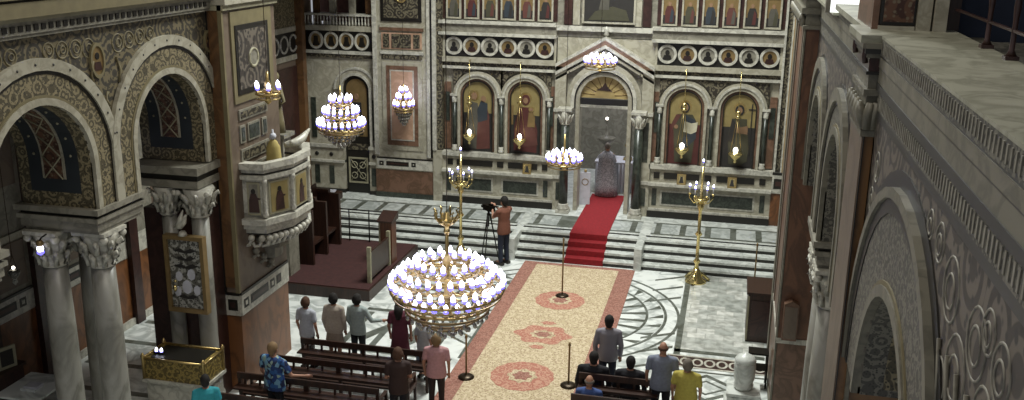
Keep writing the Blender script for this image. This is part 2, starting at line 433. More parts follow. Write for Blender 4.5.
# spandrel portraits on the left wall
def roundel(parent, x, y, z, s, w=.2, h=.3, name='spandrel_portrait'):
    m = MB(M['olivem']); n = 24
    def el(k): return [(y+w*k*cos(2*pi*i/n), z+h*k*sin(2*pi*i/n)) for i in range(n+1)]
    m.strip(el(.8), el(1), 'x', x, x+s*.04)
    m.use(M['goldd']); m.prism(el(.8)[:-1], 'x', x, x+s*.02)
    m.use(M['redm']); m.prism([(y-.55*w, z-.55*h), (y+.55*w, z-.55*h), (y+.38*w, z-.02), (y-.38*w, z-.02)], 'x', x, x+s*.028)
    m.use(M['dark']); m.prism([(y+.27*w*cos(2*pi*i/12), z+.25*h+.2*h*sin(2*pi*i/12)) for i in range(12)], 'x', x, x+s*.03)
    return m.build(name, parent)
for y in (9.62, 12.82): roundel(wl, XL, y, 7.0, 1, .17, .27)
roundel(wl, XL, 16.02, 6.95, 1, .14, .2)
for yc in (9.82, 13.02):     # scrolls flanking each portrait
    m = MB(M['olivem'])
    for q in (-1, 1):
        for k in range(4):
            yy, rr = yc+q*(.36+.29*k), .14-.01*k
            m.ring((XL, yy, 7.2+.02*k), rr, .014, 18, 5, 'x'); m.ring((XL, yy+.02, 7.2+.02*k), rr*.45, .012, 12, 5, 'x')
        m.tube([(XL+.01, yc+q*.3, 6.6), (XL+.01, yc+q*.36, 6.8), (XL+.01, yc+q*.28, 7.0)], .02, 5)
    m.tube([(XL+.01, yc, 6.5), (XL+.01, yc-.06, 6.38), (XL+.01, yc, 6.28)], .025, 5)
    m.build('spandrel_scroll', wl)
m = MB(M['grmosf'])          # large scrolls in the near right spandrel
m.use(M['grmosf']); m.use(M['marbled'])
for (y, z, r_) in ((4.9, 6.6, .18), (4.7, 6.95, .16), (4.6, 6.2, .22), (4.95, 5.75, .2), (5.0, 7.05, .12), (5.9, 6.95, .2), (5.55, 6.55, .24), (5.9, 6.35, .16), (5.2, 6.9, .2), (5.25, 6.1, .22), (5.65, 6.0, .14), (9.3, 6.9, .14), (9.45, 6.55, .12), (6.35, 7.1, .13), (6.7, 7.12, .1)):
    m.ring((XR, y, z), r_, .009, 20, 5, 'x'); m.ring((XR, y+.02, z-.02), r_*.55, .009, 14, 5, 'x')
for k in range(4):
    y = 5.1+.26*k; m.tube([(XR-.01, y, 5.5+.1*k), (XR-.01, y+.12, 5.9), (XR-.01, y-.04, 6.2), (XR-.01, y+.1, 6.6)], .018, 5)
m.build('spandrel_scroll', wr)

# cornices
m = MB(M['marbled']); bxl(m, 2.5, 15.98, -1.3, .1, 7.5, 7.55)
bxl(m, 2.5, 15.98, -1.3, .13, 7.55, 7.72); m.use(M['cream']); bxl(m, 2.5, 15.98, -1.3, .17, 7.72, 7.78)
m.use(M['olivem']); bxl(m, 2.5, 15.98, -1.3, .26, 7.78, 7.98); m.use(M['darkgrey']); bxl(m, 2.5, 15.98, -1.3, .2, 7.98, 8.02)
m.use(M['olivem']); bxl(m, 2.5, 15.98, -1.3, .3, 8.02, 8.14); m.use(M['lat']); bxl(m, 2.5, 15.98, -1.3, .2, 8.14, 8.6)
m.use(M['marble']); bxl(m, 2.5, 15.98, -1.3, .3, 8.6, 8.72)
m.use(M['dark'])
y = 6.0
while y < 15.9: m.box(XL+.12, XL+.145, y, y+.085, 7.59, 7.67); y += .15
m.build('cornice', wl)
m = MB(M['darkgrey'])
def rc(mat, d0, z0, z1, y0=2.5, y1=9.55):
    m.use(M[mat]); bxr(m, y0, y1, -1.2, d0*.5, z0, z1)
for y0, y1, e in ((2.5, 9.74, 0), (10.75, 17.4, -.02)):
    rc('darkgrey', .02+e, 7.3, 7.38, y0, y1); rc('grmosf', .03+e, 7.38, 7.56, y0, y1); rc('darkgrey', .07+e, 7.56, 7.63, y0, y1)
    rc('rmould', .05+e, 7.63, 7.76, y0, y1); rc('darkgrey', .05+e, 7.76, 7.775, y0, y1)
    rc('rmould', .065+e, 7.775, 7.87, y0, y1); rc('dark', .05+e, 7.87, 7.89, y0, y1); rc('grmosf', .07+e, 7.89, 8.045 if y0 < 5 else 8.0, y0, y1)
m.build('cornice', wr)
# ornament of small upright ovals on the patterned bands
m = MB(M['marbled']); y = 4.0
while y < 9.5:
    m.box(XR-.022, XR-.014, y, y+.03, 7.41, 7.53); m.box(XR-.042, XR-.034, y, y+.025, 7.92, 8.02); y += .085
m.build('band_ornament', wr)

# gallery floor slabs behind the cornices, marble ledge on the right
m = MB(M['ledge'])
m.box(XR-.04, 2.1, 2.5, 9.7, 8.045, 8.07); m.box(1.14, 2.1, 9.7, 10.8, 8.0, 8.072); m.box(XR-.1, 2.1, 10.8, 13.9, 8.0, 8.07); m.box(XR-.1, 2.1, 14.1, 17.4, 7.9, 7.95)
lg = structure(m.build('trim_2')); lg.name = 'trim_2'
m = MB(M['darkgrey']); m.box(2.06, 5.5, 2.5, 30, 7.4, 7.9); g = structure(m.build('floor_gallery_right')); g.name = 'floor_gallery_right'
m = MB(M['darkgrey']); m.box(-13.2, XL-1.3, 2.5, 28, 7.5, 7.9); g = structure(m.build('floor_gallery_left')); g.name = 'floor_gallery_left'

# piers -------------------------------------------------------------
def inlay_band(m, x0, x1, y, z0, z1, axis='x', d=-1):
    """white band framing black inlay; face plane at y (axis x) or at x=y (axis y)"""
    def b(u0, u1, w0, w1, t, mat):
        m.use(M[mat])
        if axis == 'x': m.box(u0, u1, min(y, y+d*t), max(y, y+d*t), w0, w1)
        else: m.box(min(y, y+d*t), max(y, y+d*t), u0, u1, w0, w1)
    h = z1-z0
    b(x0, x1, z0, z1, .03, 'white'); b(x0, x1, z1-.05*h, z1+.03, .035, 'dark'); 
    L = x1-x0; sq = h*.42; zc = (z0+z1)/2; u = x0+.08
    if L < .9:
        b(x0+.05, x1-.05, zc-h*.26, zc+h*.26, .036, 'dark'); b(x0+.1, x1-.1, zc-h*.12, zc+h*.12, .04, 'redm'); return
    while u+sq+.1 < x1:
        b(u, u+sq, zc-sq/2, zc+sq/2, .036, 'dark'); b(u+.05, u+sq-.05, zc-sq/2+.05, zc+sq/2-.05, .04, 'white')
        u += sq+.09
        e = min(u+.75, x1-sq-.18)
        if e-u > .2: b(u, e, zc-sq/2, zc+sq/2, .036, 'dark'); b(u+.05, e-.05, zc-sq/2+.05, zc+sq/2-.05, .04, 'redm'); u = e+.09
        else: break

# left pier with pulpit
pier = thing('pier', 'square brown marble pier carrying the white marble pulpit', 'pier', (-9.8, 17.2, 0))
P = Part(pier)
m = P.mb(M['brown']); m.box(-10.6, PL, 16.05, 18.1, 0, 1.62); m.build('marble_dado', pier)
m = P.mb(M['white']); m.box(-10.6, PL-.01, 16.06, 18.09, 1.62, 2.06)
inlay_band(m, 16.05, 18.1, PL, 1.62, 2.06, 'y', 1); inlay_band(m, -9.35, PL, 16.05, 1.62, 2.06, 'x', -1); m.build('inlaid_band', pier)
m = P.mb(M['pinkg']); m.box(-10.6, PL, 16.05, 18.1, 2.09, 8.4); m.build('shaft', pier)
m = P.mb(M['orange']); m.box(-9.33, -9.11, 16.02, 16.05, 2.2, 7.6)
m.use(M['olivem']); m.box(-9.11, PL+.02, 16.0, 16.06, 2.1, 7.6); m.use(M['dark']); m.box(-9.36, -9.32, 16.01, 16.05, 2.1, 7.6); m.build('corner_strip', pier)
m = P.mb(M['olivem'])
def pn(m, y0, y1, z0, z1, mat, d): m.use(M[mat]); m.box(PL, PL+d, y0, y1, z0, z1)
pn(m, 16.3, 17.9, 5.75, 7.45, 'olivem', .03); pn(m, 16.42, 17.72, 5.9, 7.2, 'dark', .045); pn(m, 16.5, 17.62, 6.0, 7.1, 'grmosaic', .05)
m.use(M['cream']); m.ring((PL+.05, 17.06, 6.55), .17, .03, 20, 5, 'x'); m.use(M['marbled']); m.prism([(17.06+.13*cos(2*pi*i/16), 6.55+.2*sin(2*pi*i/16)) for i in range(16)], 'x', PL+.04, PL+.06)
m.build('upper_panel', pier)
m = P.mb(M['pinkg'])
for z0, z1, sp in ((5.42, 5.62, 0), (4.98, 5.32, 3), (4.62, 4.86, 1), (4.3, 4.52, 0)):
    if sp == 3:
        for y0, y1 in ((16.42, 16.62), (16.72, 17.2), (17.3, 17.5)):
            pn(m, y0, y1, z0, z1, 'marbled', .03); pn(m, y0+.04, y1-.04, z0+.04, z1-.04, 'green', .04)
    else:
        pn(m, 16.42, 17.55, z0, z1, 'marbled', .03); pn(m, 16.47, 17.5, z0+.04, z1-.04, 'lat', .04)
m.build('side_panel', pier)
m = P.mb(M['cream']); m.box(-10.6, PL+.06, 16.0, 18.15, 7.5, 7.6); m.use(M['marble']); m.box(-10.6, PL+.12, 15.98, 18.2, 7.6, 7.75); m.use(M['lat']); m.box(-10.6, PL+.05, 16.0, 18.12, 7.75, 8.3); m.build('cornice', pier)

# carved capital under the pulpit plus pulpit
pul = thing('pulpit', 'polygonal white marble pulpit with painted saints, on the brown pier', 'pulpit', (-8.8, 17.3, 2.1))
Q = Part(pul)
out = [(PL, 16.36), (-8.6, 16.42), (-8.3, 17.05), (-8.3, 17.8), (-8.58, 18.38), (PL, 18.42)]
def scaled(k): 
    c_ = (PL, 17.4); return [(max(PL, c_[0]+(x-c_[0])*k), c_[1]+(y-c_[1])*k) for x, y in out]
def tier(m, k, z0, z1): m.prism(scaled(k), 'z', z0, z1)
def rtier(m, k, z0, z1, th=.12): m.strip(scaled(k-th), scaled(k), 'z', z0, z1)
m = Q.mb(M['white']); rtier(m, 1.05, 4.5, 4.62, .2); rtier(m, .98, 4.42, 4.5); m.use(M['darkgrey']); rtier(m, .955, 4.38, 4.42); m.use(M['white']); rtier(m, 1.03, 4.3, 4.38, .16); m.build('top_rail', pul)
m = Q.mb(M['white']); tier(m, .95, 3.5, 3.62); rtier(m, .95, 3.5, 4.3)
for (x, y) in scaled(.97)[1:-1]: m.lathe([(.05, 3.55), (.06, 3.6), (.04, 3.66), (.04, 4.18), (.06, 4.24), (.06, 4.3)], (x, y, 0), 10)
pbody = m.build('body', pul)
m = Q.mb(M['white']); tier(m, 1.06, 3.4, 3.52); tier(m, 1.0, 3.3, 3.4); tier(m, .92, 3.2, 3.3); m.use(M['darkgrey']); tier(m, .88, 3.16, 3.2); m.build('lower_moulding', pul)
pts = scaled(.955)
for k in range(5):
    (xa, ya), (xb, yb) = pts[k], pts[k+1]
    d = Vector((xb-xa, yb-ya, 0)); L = d.length; d.normalize(); n_ = Vector((d.y, -d.x, 0))
    m = MB(M['marbled']); m.T = Matrix.Translation(Q.off) @ Matrix((( d.x, n_.x, 0, xa), (d.y, n_.y, 0, ya), (0, 0, 1, 0), (0, 0, 0, 1)))
    if L < .35: continue
    a, b = .09, L-.09
    m.use(M['cream']); m.box(a, b, 0, .02, 3.58, 4.24); m.use(M['goldp'] if k else M['marbled']); m.box(a+.04, b-.04, 0, .026, 3.62, 4.2)
    c0 = (a+b)/2; m.use(M['redm']); m.prism([(c0-.1, 3.64), (c0+.11, 3.64), (c0+.09, 3.9), (c0+.05, 4.02), (c0-.05, 4.02), (c0-.09, 3.88)], 'y', 0, .034)
    m.prism([(c0, 3.88), (c0+.13, 3.9), (c0+.13, 3.93), (c0, 3.95)], 'y', 0, .036)
    m.use(M['dark']); m.prism([(c0+.045*cos(i*pi/5), 4.06+.055*sin(i*pi/5)) for i in range(10)], 'y', 0, .036)
    m.build('painted_saint', pbody)
m = Q.mb(M['white'])
for k in range(5):
    (xa, ya), (xb, yb) = scaled(.93)[k], scaled(.93)[k+1]; n = max(2, int((abs(xb-xa)+abs(yb-ya))/.17))
    for i in range(n):
        t_ = (i+.5)/n; x, y = xa+(xb-xa)*t_, ya+(yb-ya)*t_
        m.ball((x, y, 3.1), .07, 8, 5); m.tube([(x, y, 3.08), (x-.06, y, 2.95), (x-.16, y, 2.92), (x-.2, y, 3.0)], .035, 5)
m.build('carved_pendants', pul)
m = Q.mb(M['marbled'])
m.prism([(PL, 16.9), (-8.5, 17.05), (-8.38, 17.4), (-8.5, 17.8), (PL, 17.95)], 'z', 2.95, 3.16)
m.prism([(PL, 17.05), (-8.72, 17.15), (-8.64, 17.4), (-8.72, 17.65), (PL, 17.8)], 'z', 2.7, 2.95)
m.prism([(PL, 17.15), (-8.86, 17.22), (-8.82, 17.4), (-8.86, 17.58), (PL, 17.65)], 'z', 2.45, 2.7)
for (y, z) in ((16.7, 2.75), (17.0, 2.55), (17.3, 2.35), (17.6, 2.55), (16.85, 2.95), (17.1, 2.9), (17.45, 2.6)):
    m.ball((PL+.05, y, z), .075, 8, 5); m.tube([(PL+.03, y-.1, z-.12), (PL+.08, y, z-.06), (PL+.04, y+.1, z-.14)], .03, 5)
m.build('carved_console', pul)
t = thing('book_rest', 'white winged book rest on the pulpit rail', 'book rest', (-8.5, 17.8, 4.62))
m = MB(M['white']); m.lathe([(.05, 0), (.04, .1), (.05, .14)], n=10); m.build('stem', t)
m = MB(M['white']); m.tube([(-.16, -.3, .12), (0, -.05, .16), (.05, .12, .22), (.1, .32, .36)], [.05, .09, .08, .02], 6); m.ball((.0, -.32, .2), .05); m.build('wing', t)
t = thing('draped_stand', 'yellow draped stand with pale round top standing in the pulpit', 'stand', (-8.76, 17.2, 3.62))
m = MB(plain('yellow cloth', 'a8975c', .9)); m.lathe([(.2, 0), (.17, .7), (.14, 1.15), (.08, 1.27), (.03, 1.31)], n=12, sy=.8); m.build('cloth', t)
m = MB(M['cloth']); m.ball((0, 0, 1.37), .07); m.tube([(0, 0, 1.25), (0, 0, 1.5)], .02); m.build('finial', t)

# gilded figure stand beyond the pulpit (bishop's throne figure)
t = thing('carved_figure', 'tall pale gilded carved figure standing beyond the pulpit', 'sculpture', (-11.0, 21.9, .3))
m = MB(M['marbled']); m.box(-.28, .28, -.28, .28, 0, 1.1); m.box(-.34, .34, -.34, .34, 1.1, 1.2); m.box(-.22, .22, -.22, .22, 1.2, 3.6); m.box(-.3, .3, -.3, .3, 3.6, 3.7); m.build('pedestal', t)
m = MB(M['olivem']); m.lathe([(.2, 3.7), (.17, 4.0), (.12, 4.4), (.15, 4.7), (.16, 4.85), (.05, 4.95), (.045, 5.0)], n=14, sy=.8); m.ball((0, 0, 5.1), .1, sz=1.2)
m.tube([(.12, 0, 4.8), (.22, -.05, 4.5), (.1, -.12, 4.35)], .045); m.tube([(-.12, 0, 4.8), (-.2, -.05, 5.0), (-.1, -.1, 5.25)], .04); m.build('figure', t)

# sconce chandelier by the pier's painted panel
def bulb_mb(h=.1, r=.028):
    m = MB(M['bulb']); m.lathe([(r*.8, h*.12), (r, h*.35), (r*.85, h*.65), (r*.3, h*.9), (.002, h)], n=8)
    m.use(M['bulbfringe']); m.lathe([(r*.3, -h*.3), (r*1.05, -h*.12), (r*1.1, h*.1), (r*.7, h*.13)], n=8); return m  # glowing blue-violet foot imitates the lens's colour fringe, not tinted glass
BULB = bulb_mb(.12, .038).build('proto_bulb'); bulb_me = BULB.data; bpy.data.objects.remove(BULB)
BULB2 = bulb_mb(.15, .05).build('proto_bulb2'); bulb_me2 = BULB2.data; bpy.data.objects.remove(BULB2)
def put(me, name, loc, parent, sc=1):
    o = bpy.data.objects.new(name, me); COL.objects.link(o); o.parent = parent; o.location = loc; o.scale = (sc,)*3; return o
def chandelier(label, loc, tiers, chain_top, stem_top, bs=1.0, basket=True, me=None, group=None, crown=None):
    t = thing('chandelier', label, 'chandelier', loc, 0, group)
    m = MB(M['gold']); zs = [z for _, z, _ in tiers]
    lo, hi = min(zs), max(zs)
    m.lathe([(.02, lo-.25), (.07, lo-.2), (.04, lo-.1), (.09, lo), (.05, lo+.08), (.035, hi), (.07, hi+.1), (.03, hi+.2), (.025, stem_top)], n=12); m.build('stem', t)
    m = MB(M['steel']); m.tube([(0, 0, stem_top), (0, 0, chain_top-loc[2])], .007, 5); m.build('chain', t)
    for R, z, n in tiers:
        m = MB(M['gold']); m.ring((0, 0, z-.05), R, .022*bs, 36, 6); m.ring((0, 0, z-.14), R*.96, .014*bs, 36, 5)
        for k in range(n):
            a = 2*pi*k/n; m.lathe([(.01, -.05), (.035*bs, -.02), (.03*bs, 0), (.014*bs, .01), (.014*bs, .07*bs)], (R*cos(a), R*sin(a), z), 6)
        for k in range(6):
            a = 2*pi*k/6; m.tube([(.04*cos(a), .04*sin(a), z+.02), (R*.5*cos(a), R*.5*sin(a), z-.12), (R*cos(a), R*sin(a), z-.05)], .013*bs, 5)
        ring_ = m.build('arm_ring', t)
        for k in range(n):
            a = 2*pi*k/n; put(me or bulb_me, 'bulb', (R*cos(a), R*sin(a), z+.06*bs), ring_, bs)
    if basket:
        R = max(r for r, _, _ in tiers); m = MB(M['crystal'])
        for j, (rr, zz, n) in enumerate(((R*.72, lo-.22, 22), (R*.55, lo-.34, 18), (R*.36, lo-.45, 12), (R*.15, lo-.54, 6))):
            for k in range(n):
                a = 2*pi*(k+.5*j)/n; m.ball((rr*cos(a), rr*sin(a), zz), .024*bs+.006, 6, 4, 1.6)
        m.build('crystal_drops', t)['kind'] = 'stuff'
        m = MB(M['goldd'])
        for rr, zz in ((R*.74, lo-.14), (R*.56, lo-.26), (R*.38, lo-.37)): m.ring((0, 0, zz), rr, .02*bs, 30, 5)
        m.build('basket_frame', t)
    if crown is not None:
        m = MB(M['gold']); m.lathe([(.03, crown-.18), (.05, crown-.12), (.03, crown-.06), (.12, crown), (.15, crown+.05), (.05, crown+.07), (.03, crown+.16)], n=14)
        for k in range(8):
            a = 2*pi*k/8; m.tube([(.1*cos(a), .1*sin(a), crown), (.19*cos(a), .19*sin(a), crown+.1), (.16*cos(a), .16*sin(a), crown+.17), (.2*cos(a), .2*sin(a), crown+.2)], .016, 5)
        m.build('crown', t)
    return t
chandelier('huge gold chandelier of bright candle bulbs hanging over the carpet edge', (-3.93, 13.0, 3.86),
           [(.84, .0, 32), (.68, .15, 26), (.46, .3, 18), (.64, -.22, 24)], 12, .9, 1.0, True, None, None, .98)
chandelier('three-tier chandelier hanging before the arched side door', (-10.2, 24.0, 3.8),
           [(.62, 0, 22), (.46, .32, 16), (.28, .64, 10)], 12, 1.1, 1.25)
chandelier('small tiered chandelier hanging before the pink marble pier panel', (-9.75, 27.8, 3.7),
           [(.3, 0, 10), (.2, .22, 7), (.1, .42, 4)], 12, .7, 1.2)
chandelier('single-ring chandelier hanging left of the altar door', (-4.3, 25.2, 2.95),
           [(.46, 0, 15), (.3, .1, 10)], 12, .75, 1.2, False)
chandelier('flat oval chandelier hanging high under the altar door gable', (-3.75, 27.6, 5.3),
           [(.44, 0, 14), (.28, .1, 9)], 12, .3, 1.1, False)
t = chandelier('small pale candle chandelier in front of the pier’s dark panel', (-8.35, 16.3, 6.05), [(.22, 0, 6)], 12, .35, 1.0, False)

# respond with attached columns beside the left pier
rs = thing('respond', 'wall respond with two attached white columns and dark red marble, behind the silver icon', 'wall respond', (-9.95, 15.7, 0))
R_ = Part(rs)
m = R_.mb(M['redm']); m.box(-10.65, XL+.0, 15.55, 16.04, 0, 3.85); m.build('red_marble_backing', rs)
for (x, w) in ((-10.08, .15), (-9.45, .17)):
    m = R_.mb(M['pale']); m.lathe([(w+.05, 0), (w+.06, .2), (w, .3), (w, 2), (w-.01, 3.8)], (x, 15.5, 0), 16); m.build('half_column', rs)
    m = R_.mb(M['white'])
    m.lathe([(w, 3.78), (w+.03, 3.82), (w, 3.86), (w+.02, 4.0), (w+.12, 4.34)], (x, 15.5, 0), 14)
    for row, zz in enumerate((3.95, 4.16)):
        for k in range(8):
            a = 2*pi*(k+.5*row)/8; rr = w+.03+.04*row
            m.tube([(x+rr*cos(a), 15.5+rr*sin(a), zz-.1), (x+rr*1.2*cos(a), 15.5+rr*1.2*sin(a), zz+.03), (x+rr*1.5*cos(a), 15.5+rr*1.5*sin(a), zz+.1), (x+rr*1.55*cos(a), 15.5+rr*1.55*sin(a), zz+.04)], [.045, .045, .03, .02], 5)
    for a in (-1, 1): m.ball((x+a*(w+.12), 15.3, 4.26), .06, 8, 5)
    m.build('capital', rs)
m = R_.mb(M['marbled']); m.box(-10.65, XL+.05, 15.25, 16.04, 4.36, 4.5); m.box(-10.68, XL+.09, 15.2, 16.04, 4.62, 4.76); m.use(M['dark']); m.box(-10.63, XL+.03, 15.28, 16.04, 4.5, 4.62); m.build('impost', rs)

# free column cluster of the left arcade
column_cluster([(-9.58, 12.78), (-10.33, 12.62), (-10.22, 13.35)], ZI0,
   ['thick veined marble column nearest the nave, left foreground', 'slim-looking marble column left of the front one in the left foreground',
    'darker marble column seen between the two front columns in left foreground'], 'paired columns of the left arcade', 1)
column_cluster([(1.62, 13.95), (2.4, 13.95), (1.62, 14.75), (2.4, 14.75)], ZI0,
   ['column of the right arcade facing the nave, near side', 'column of the right arcade on the aisle side, near side',
    'column of the right arcade facing the nave, far side', 'column of the right arcade on the aisle side, far side'], 'paired columns of the right arcade', -1)

# left aisle wall
m = MB(M['marbled']); m.box(XA-.3, XA, 2.5, 19.6, 2.1, 9); m.use(M['brown']); m.box(XA-.3, XA, 2.5, 19.6, 0, 1.62)
m.use(M['white']); m.box(XA-.3, XA, 2.5, 19.6, 1.62, 2.1); m.box(XA, XA+.06, 2.5, 19.6, 0, .16)
al = structure(m.build('wall_aisle_left')); al.name = 'wall_aisle_left'
m = MB(M['white']); 
for a, b in ((9, 12.4), (12.7, 15.4), (15.7, 18.4)): inlay_band(m, a, b, XA, 1.65, 2.07, 'y', 1)
m.use(M['redm']); m.box(XA, XA+.12, 12.42, 12.66, 0, 7.4); m.box(XA, XA+.12, 15.42, 15.66, 0, 7.4); m.box(XA, XA+.12, 18.5, 18.8, 0, 7.4)
m.use(M['pinkg'])
for a, b in ((9, 12.3), (12.8, 15.3), (15.8, 18.4)): m.box(XA, XA+.02, a, b, 2.2, 3.1); m.box(XA, XA+.02, a, b, 4.2, 5.6)
m.use(M['marble'])
for a, b in ((9, 12.4), (12.7, 15.4), (15.7, 18.4)): m.box(XA, XA+.05, a, b, 3.15, 3.28); m.box(XA, XA+.07, a, b, 5.7, 5.85)
m.build('wall_panelling', al)
# transept side wall (far left, with medallions)
m = MB(M['pinkg']); m.box(-13.6, -13.3, 19.6, 29.2, 0, 10)
tl = structure(m.build('wall_transept_left')); tl.name = 'wall_transept_left'
m = MB(M['marble'])
m.box(-13.3, -13.24, 24, 28.4, 5.86, 6.02); m.box(-13.3, -13.24, 24, 28.4, 5.0, 5.16); m.use(M['dark']); m.box(-13.3, -13.27, 24, 28.4, 5.16, 5.86)
m.use(M['white'])
for k in range(6): m.ring((-13.26, 24.6+.62*k, 5.51), .25, .035, 24, 6, 'x')
m.use(M['marbled']); m.box(-13.3, -13.22, 28.1, 28.4, 0.6, 5.0); m.box(-13.3, -13.22, 24.1, 24.3, .6, 5.0)
m.use(M['redm']); m.box(-13.3, -13.26, 24.3, 28.1, 2.2, 4.8); m.use(M['olivef']); m.box(-13.3, -13.26, 24, 28.4, 6.02, 7.5)
m.use(M['marble']); m.box(-13.3, -13.2, 24, 28.4, 7.5, 7.7)
m.use(M['orange']); m.box(-13.3, -13.05, 27.9, 28.15, .62, 7.5)
m.build('wall_panelling', tl)

# ------------------------------------------------------------------ right side: piers, aisle wall
m = MB(M['darkgrey']); m.box(XRA, XRA+.3, 2.5, 30, 0, 12); w_ = structure(m.build('wall_aisle_right')); w_.name = 'wall_aisle_right'
PN = 1.25
pk = thing('pier', 'dusky pink marble pilaster pier with carved capital on the near right wall', 'pier', (1.6, 10.35, 0))
R_ = Part(pk)
m = R_.mb(M['pinkg']); m.box(PN, 1.27, 9.75, 10.75, 0, 7.1); m.build('pink_face', pk)
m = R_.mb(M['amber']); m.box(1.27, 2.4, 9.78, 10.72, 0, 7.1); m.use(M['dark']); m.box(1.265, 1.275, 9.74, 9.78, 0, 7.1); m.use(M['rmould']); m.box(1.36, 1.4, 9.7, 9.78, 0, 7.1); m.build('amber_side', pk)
m = R_.mb(M['rmould'])
m.box(PN-.02, 2.4, 9.73, 10.752, 7.1, 7.16)
for i in range(5):
    yy = 9.8+.2*i; m.tube([(PN+.02, yy, 7.18), (PN-.035, yy, 7.34), (PN-.05, yy, 7.44), (PN-.035, yy, 7.38)], [.07, .06, .03, .02], 5)
for i in range(3):
    xx = 1.28+.06*i; m.tube([(xx, 9.75, 7.18), (xx, 9.71, 7.34), (xx, 9.68, 7.44), (xx, 9.71, 7.38)], [.06, .05, .03, .02], 5)
m.box(PN, 2.4, 9.75, 10.75, 7.16, 7.5); m.box(PN-.035, 2.4, 9.71, 10.756, 7.5, 7.56)
m.build('capital', pk)
m = R_.mb(M['rmould'])
for z0, z1, e, mt in ((7.56, 7.7, 0, 'rmould'), (7.7, 7.73, .03, 'dark'), (7.73, 7.86, 0.01, 'redm'), (7.86, 7.9, .04, 'rmould'), (7.9, 7.95, .06, 'darkgrey'), (7.95, 8.0, .09, 'rmould')):
    m.use(M[mt]); m.box(PN-e, 2.4, 9.75-e, 10.75+e, z0, z1)
for yy in (9.8, 10.65):
    m.use(M['redm']); m.tube([(PN-.02, yy, 7.96), (PN-.05, yy, 7.95), (PN-.05, yy, 7.86), (PN-.04, yy, 7.8)], .03, 6)
m.build('entablature_block', pk)

M['brownfar'] = marble('dull brown marble', '674631', '4f3424', 2.2, .4, .55, (1, 1, .5))
fp = thing('pier', 'tall brown marble pier at far right beside the iconostasis steps', 'pier', (1.9, 19, 0))
R_ = Part(fp)
Y0, Y1 = 17.4, 20.1
m = R_.mb(M['brownp']); m.box(PR+.02, 2.8, Y0, Y1, 0, 1.62); m.use(M['rmould']); m.box(PR, PR+.03, Y0, Y1, 0, .12); m.build('marble_dado', fp)
m = R_.mb(M['white']); m.box(PR, 2.8, Y0-.02, Y1+.02, 1.62, 1.72); m.build('band', fp)
m = R_.mb(M['brownfar']); m.box(PR+.02, 2.8, Y0, Y1, 1.72, 7.4); m.build('shaft', fp)
m = R_.mb(M['midwood'])
m.use(M['rmould']); m.box(PR-.01, PR+.03, Y0, Y0+.12, 0, 7.4); m.box(PR-.01, PR+.03, Y1-.35, Y1, 0, 7.4)
m.use(M['pinkg']); m.box(PR-.0, PR+.03, Y0+.5, Y0+.7, 1.72, 7.4); m.box(PR, PR+.03, Y1-.8, Y1-.6, 1.72, 7.4)
m.build('pilaster_strips', fp)
m = R_.mb(M['rmould']); m.box(PR-.04, 2.8, Y0-.05, Y1+.05, 7.4, 7.46); m.box(PR, 2.8, Y0, Y1, 7.46, 7.66); m.box(PR-.08, 2.8, Y0-.08, Y1+.08, 7.66, 7.76)
for i in range(9): m.tube([(PR, Y0+.15+.38*i, 7.46), (PR-.06, Y0+.15+.38*i, 7.58), (PR-.08, Y0+.15+.38*i, 7.66)], [.08, .07, .03], 5)
m.build('capital', fp)
m = R_.mb(M['rmould']); m.box(PR-.02, 2.8, Y0, Y1, 7.76, 7.9); m.use(M['rmould']); m.box(PR-.1, 2.8, Y0-.05, Y1+.05, 7.9, 8.05); m.use(M['pinkg']); m.box(PR, 2.8, Y0, Y1, 8.05, 10); m.build('entablature_block', fp)
t = thing('speaker_box', 'brown box loudspeaker with pointed top mounted on the far right pier', 'speaker', (1.33, 17.38-.1, 1.76))
m = MB(M['brownp']); m.box(-.13, .13, -.08, .08, 0, .7); m.prism([(-.13, .7), (.13, .7), (0, .77)], 'y', -.08, .08); m.build('case', t)
m = MB(M['pinkg']); m.box(-.11, .11, -.09, -.08, .04, .66); m.build('grille', t)

# right gallery: pier, windows, railing above the ledge
gp = thing('gallery_pier', 'brown marble pier with white pilaster strips on the gallery ledge', 'pier', (1.7, 10.9, 8.07))
R_ = Part(gp)
m = R_.mb(M['pinkg']); m.box(1.33, 1.99, 10.38, 11.6, 8.07, 10); m.build('core', gp)
m = R_.mb(M['brownp']); m.box(1.3, 1.36, 10.36, 11.6, 8.07, 10); m.use(M['dark']); m.box(1.37, 1.7, 10.34, 10.39, 8.12, 10); m.use(M['redlat']); m.box(1.4, 1.68, 10.325, 10.36, 8.15, 10); m.build('brown_panel', gp)
m = R_.mb(M['marble']); m.box(1.71, 1.84, 10.3, 10.4, 8.07, 10); m.box(1.86, 1.98, 10.26, 10.4, 8.07, 10); m.box(1.36, 1.7, 10.32, 10.4, 8.07, 8.11); m.build('white_pilaster', gp)
m = MB(M['window']); m.box(1.2, 1.95, 14.0, 14.04, 7.95, 9.8); wn = structure(m.build('window_1')); wn.name = 'window_1'
m = MB(M['marbled']); m.box(1.14, 1.2, 13.95, 14.08, 7.95, 10); m.box(1.95, 2.05, 13.95, 14.08, 7.95, 10); m.build('window_frame', wn)
m = MB(M['navy']); m.box(2.15, 3.6, 10.6, 10.7, 7.9, 10.5); dn = structure(m.build('door_1')); dn.name = 'door_1'
m = MB(M['darkwood']); m.box(2.03, 2.14, 10.5, 10.72, 7.9, 10.5); m.box(3.6, 3.75, 10.5, 10.72, 7.9, 10.5); m.build('door_frame', dn)
rl = thing('gallery_railing', 'dark brown gallery railing with turned posts along the marble ledge', 'railing', (2.08, 8, 8.07))
R_ = Part(rl)
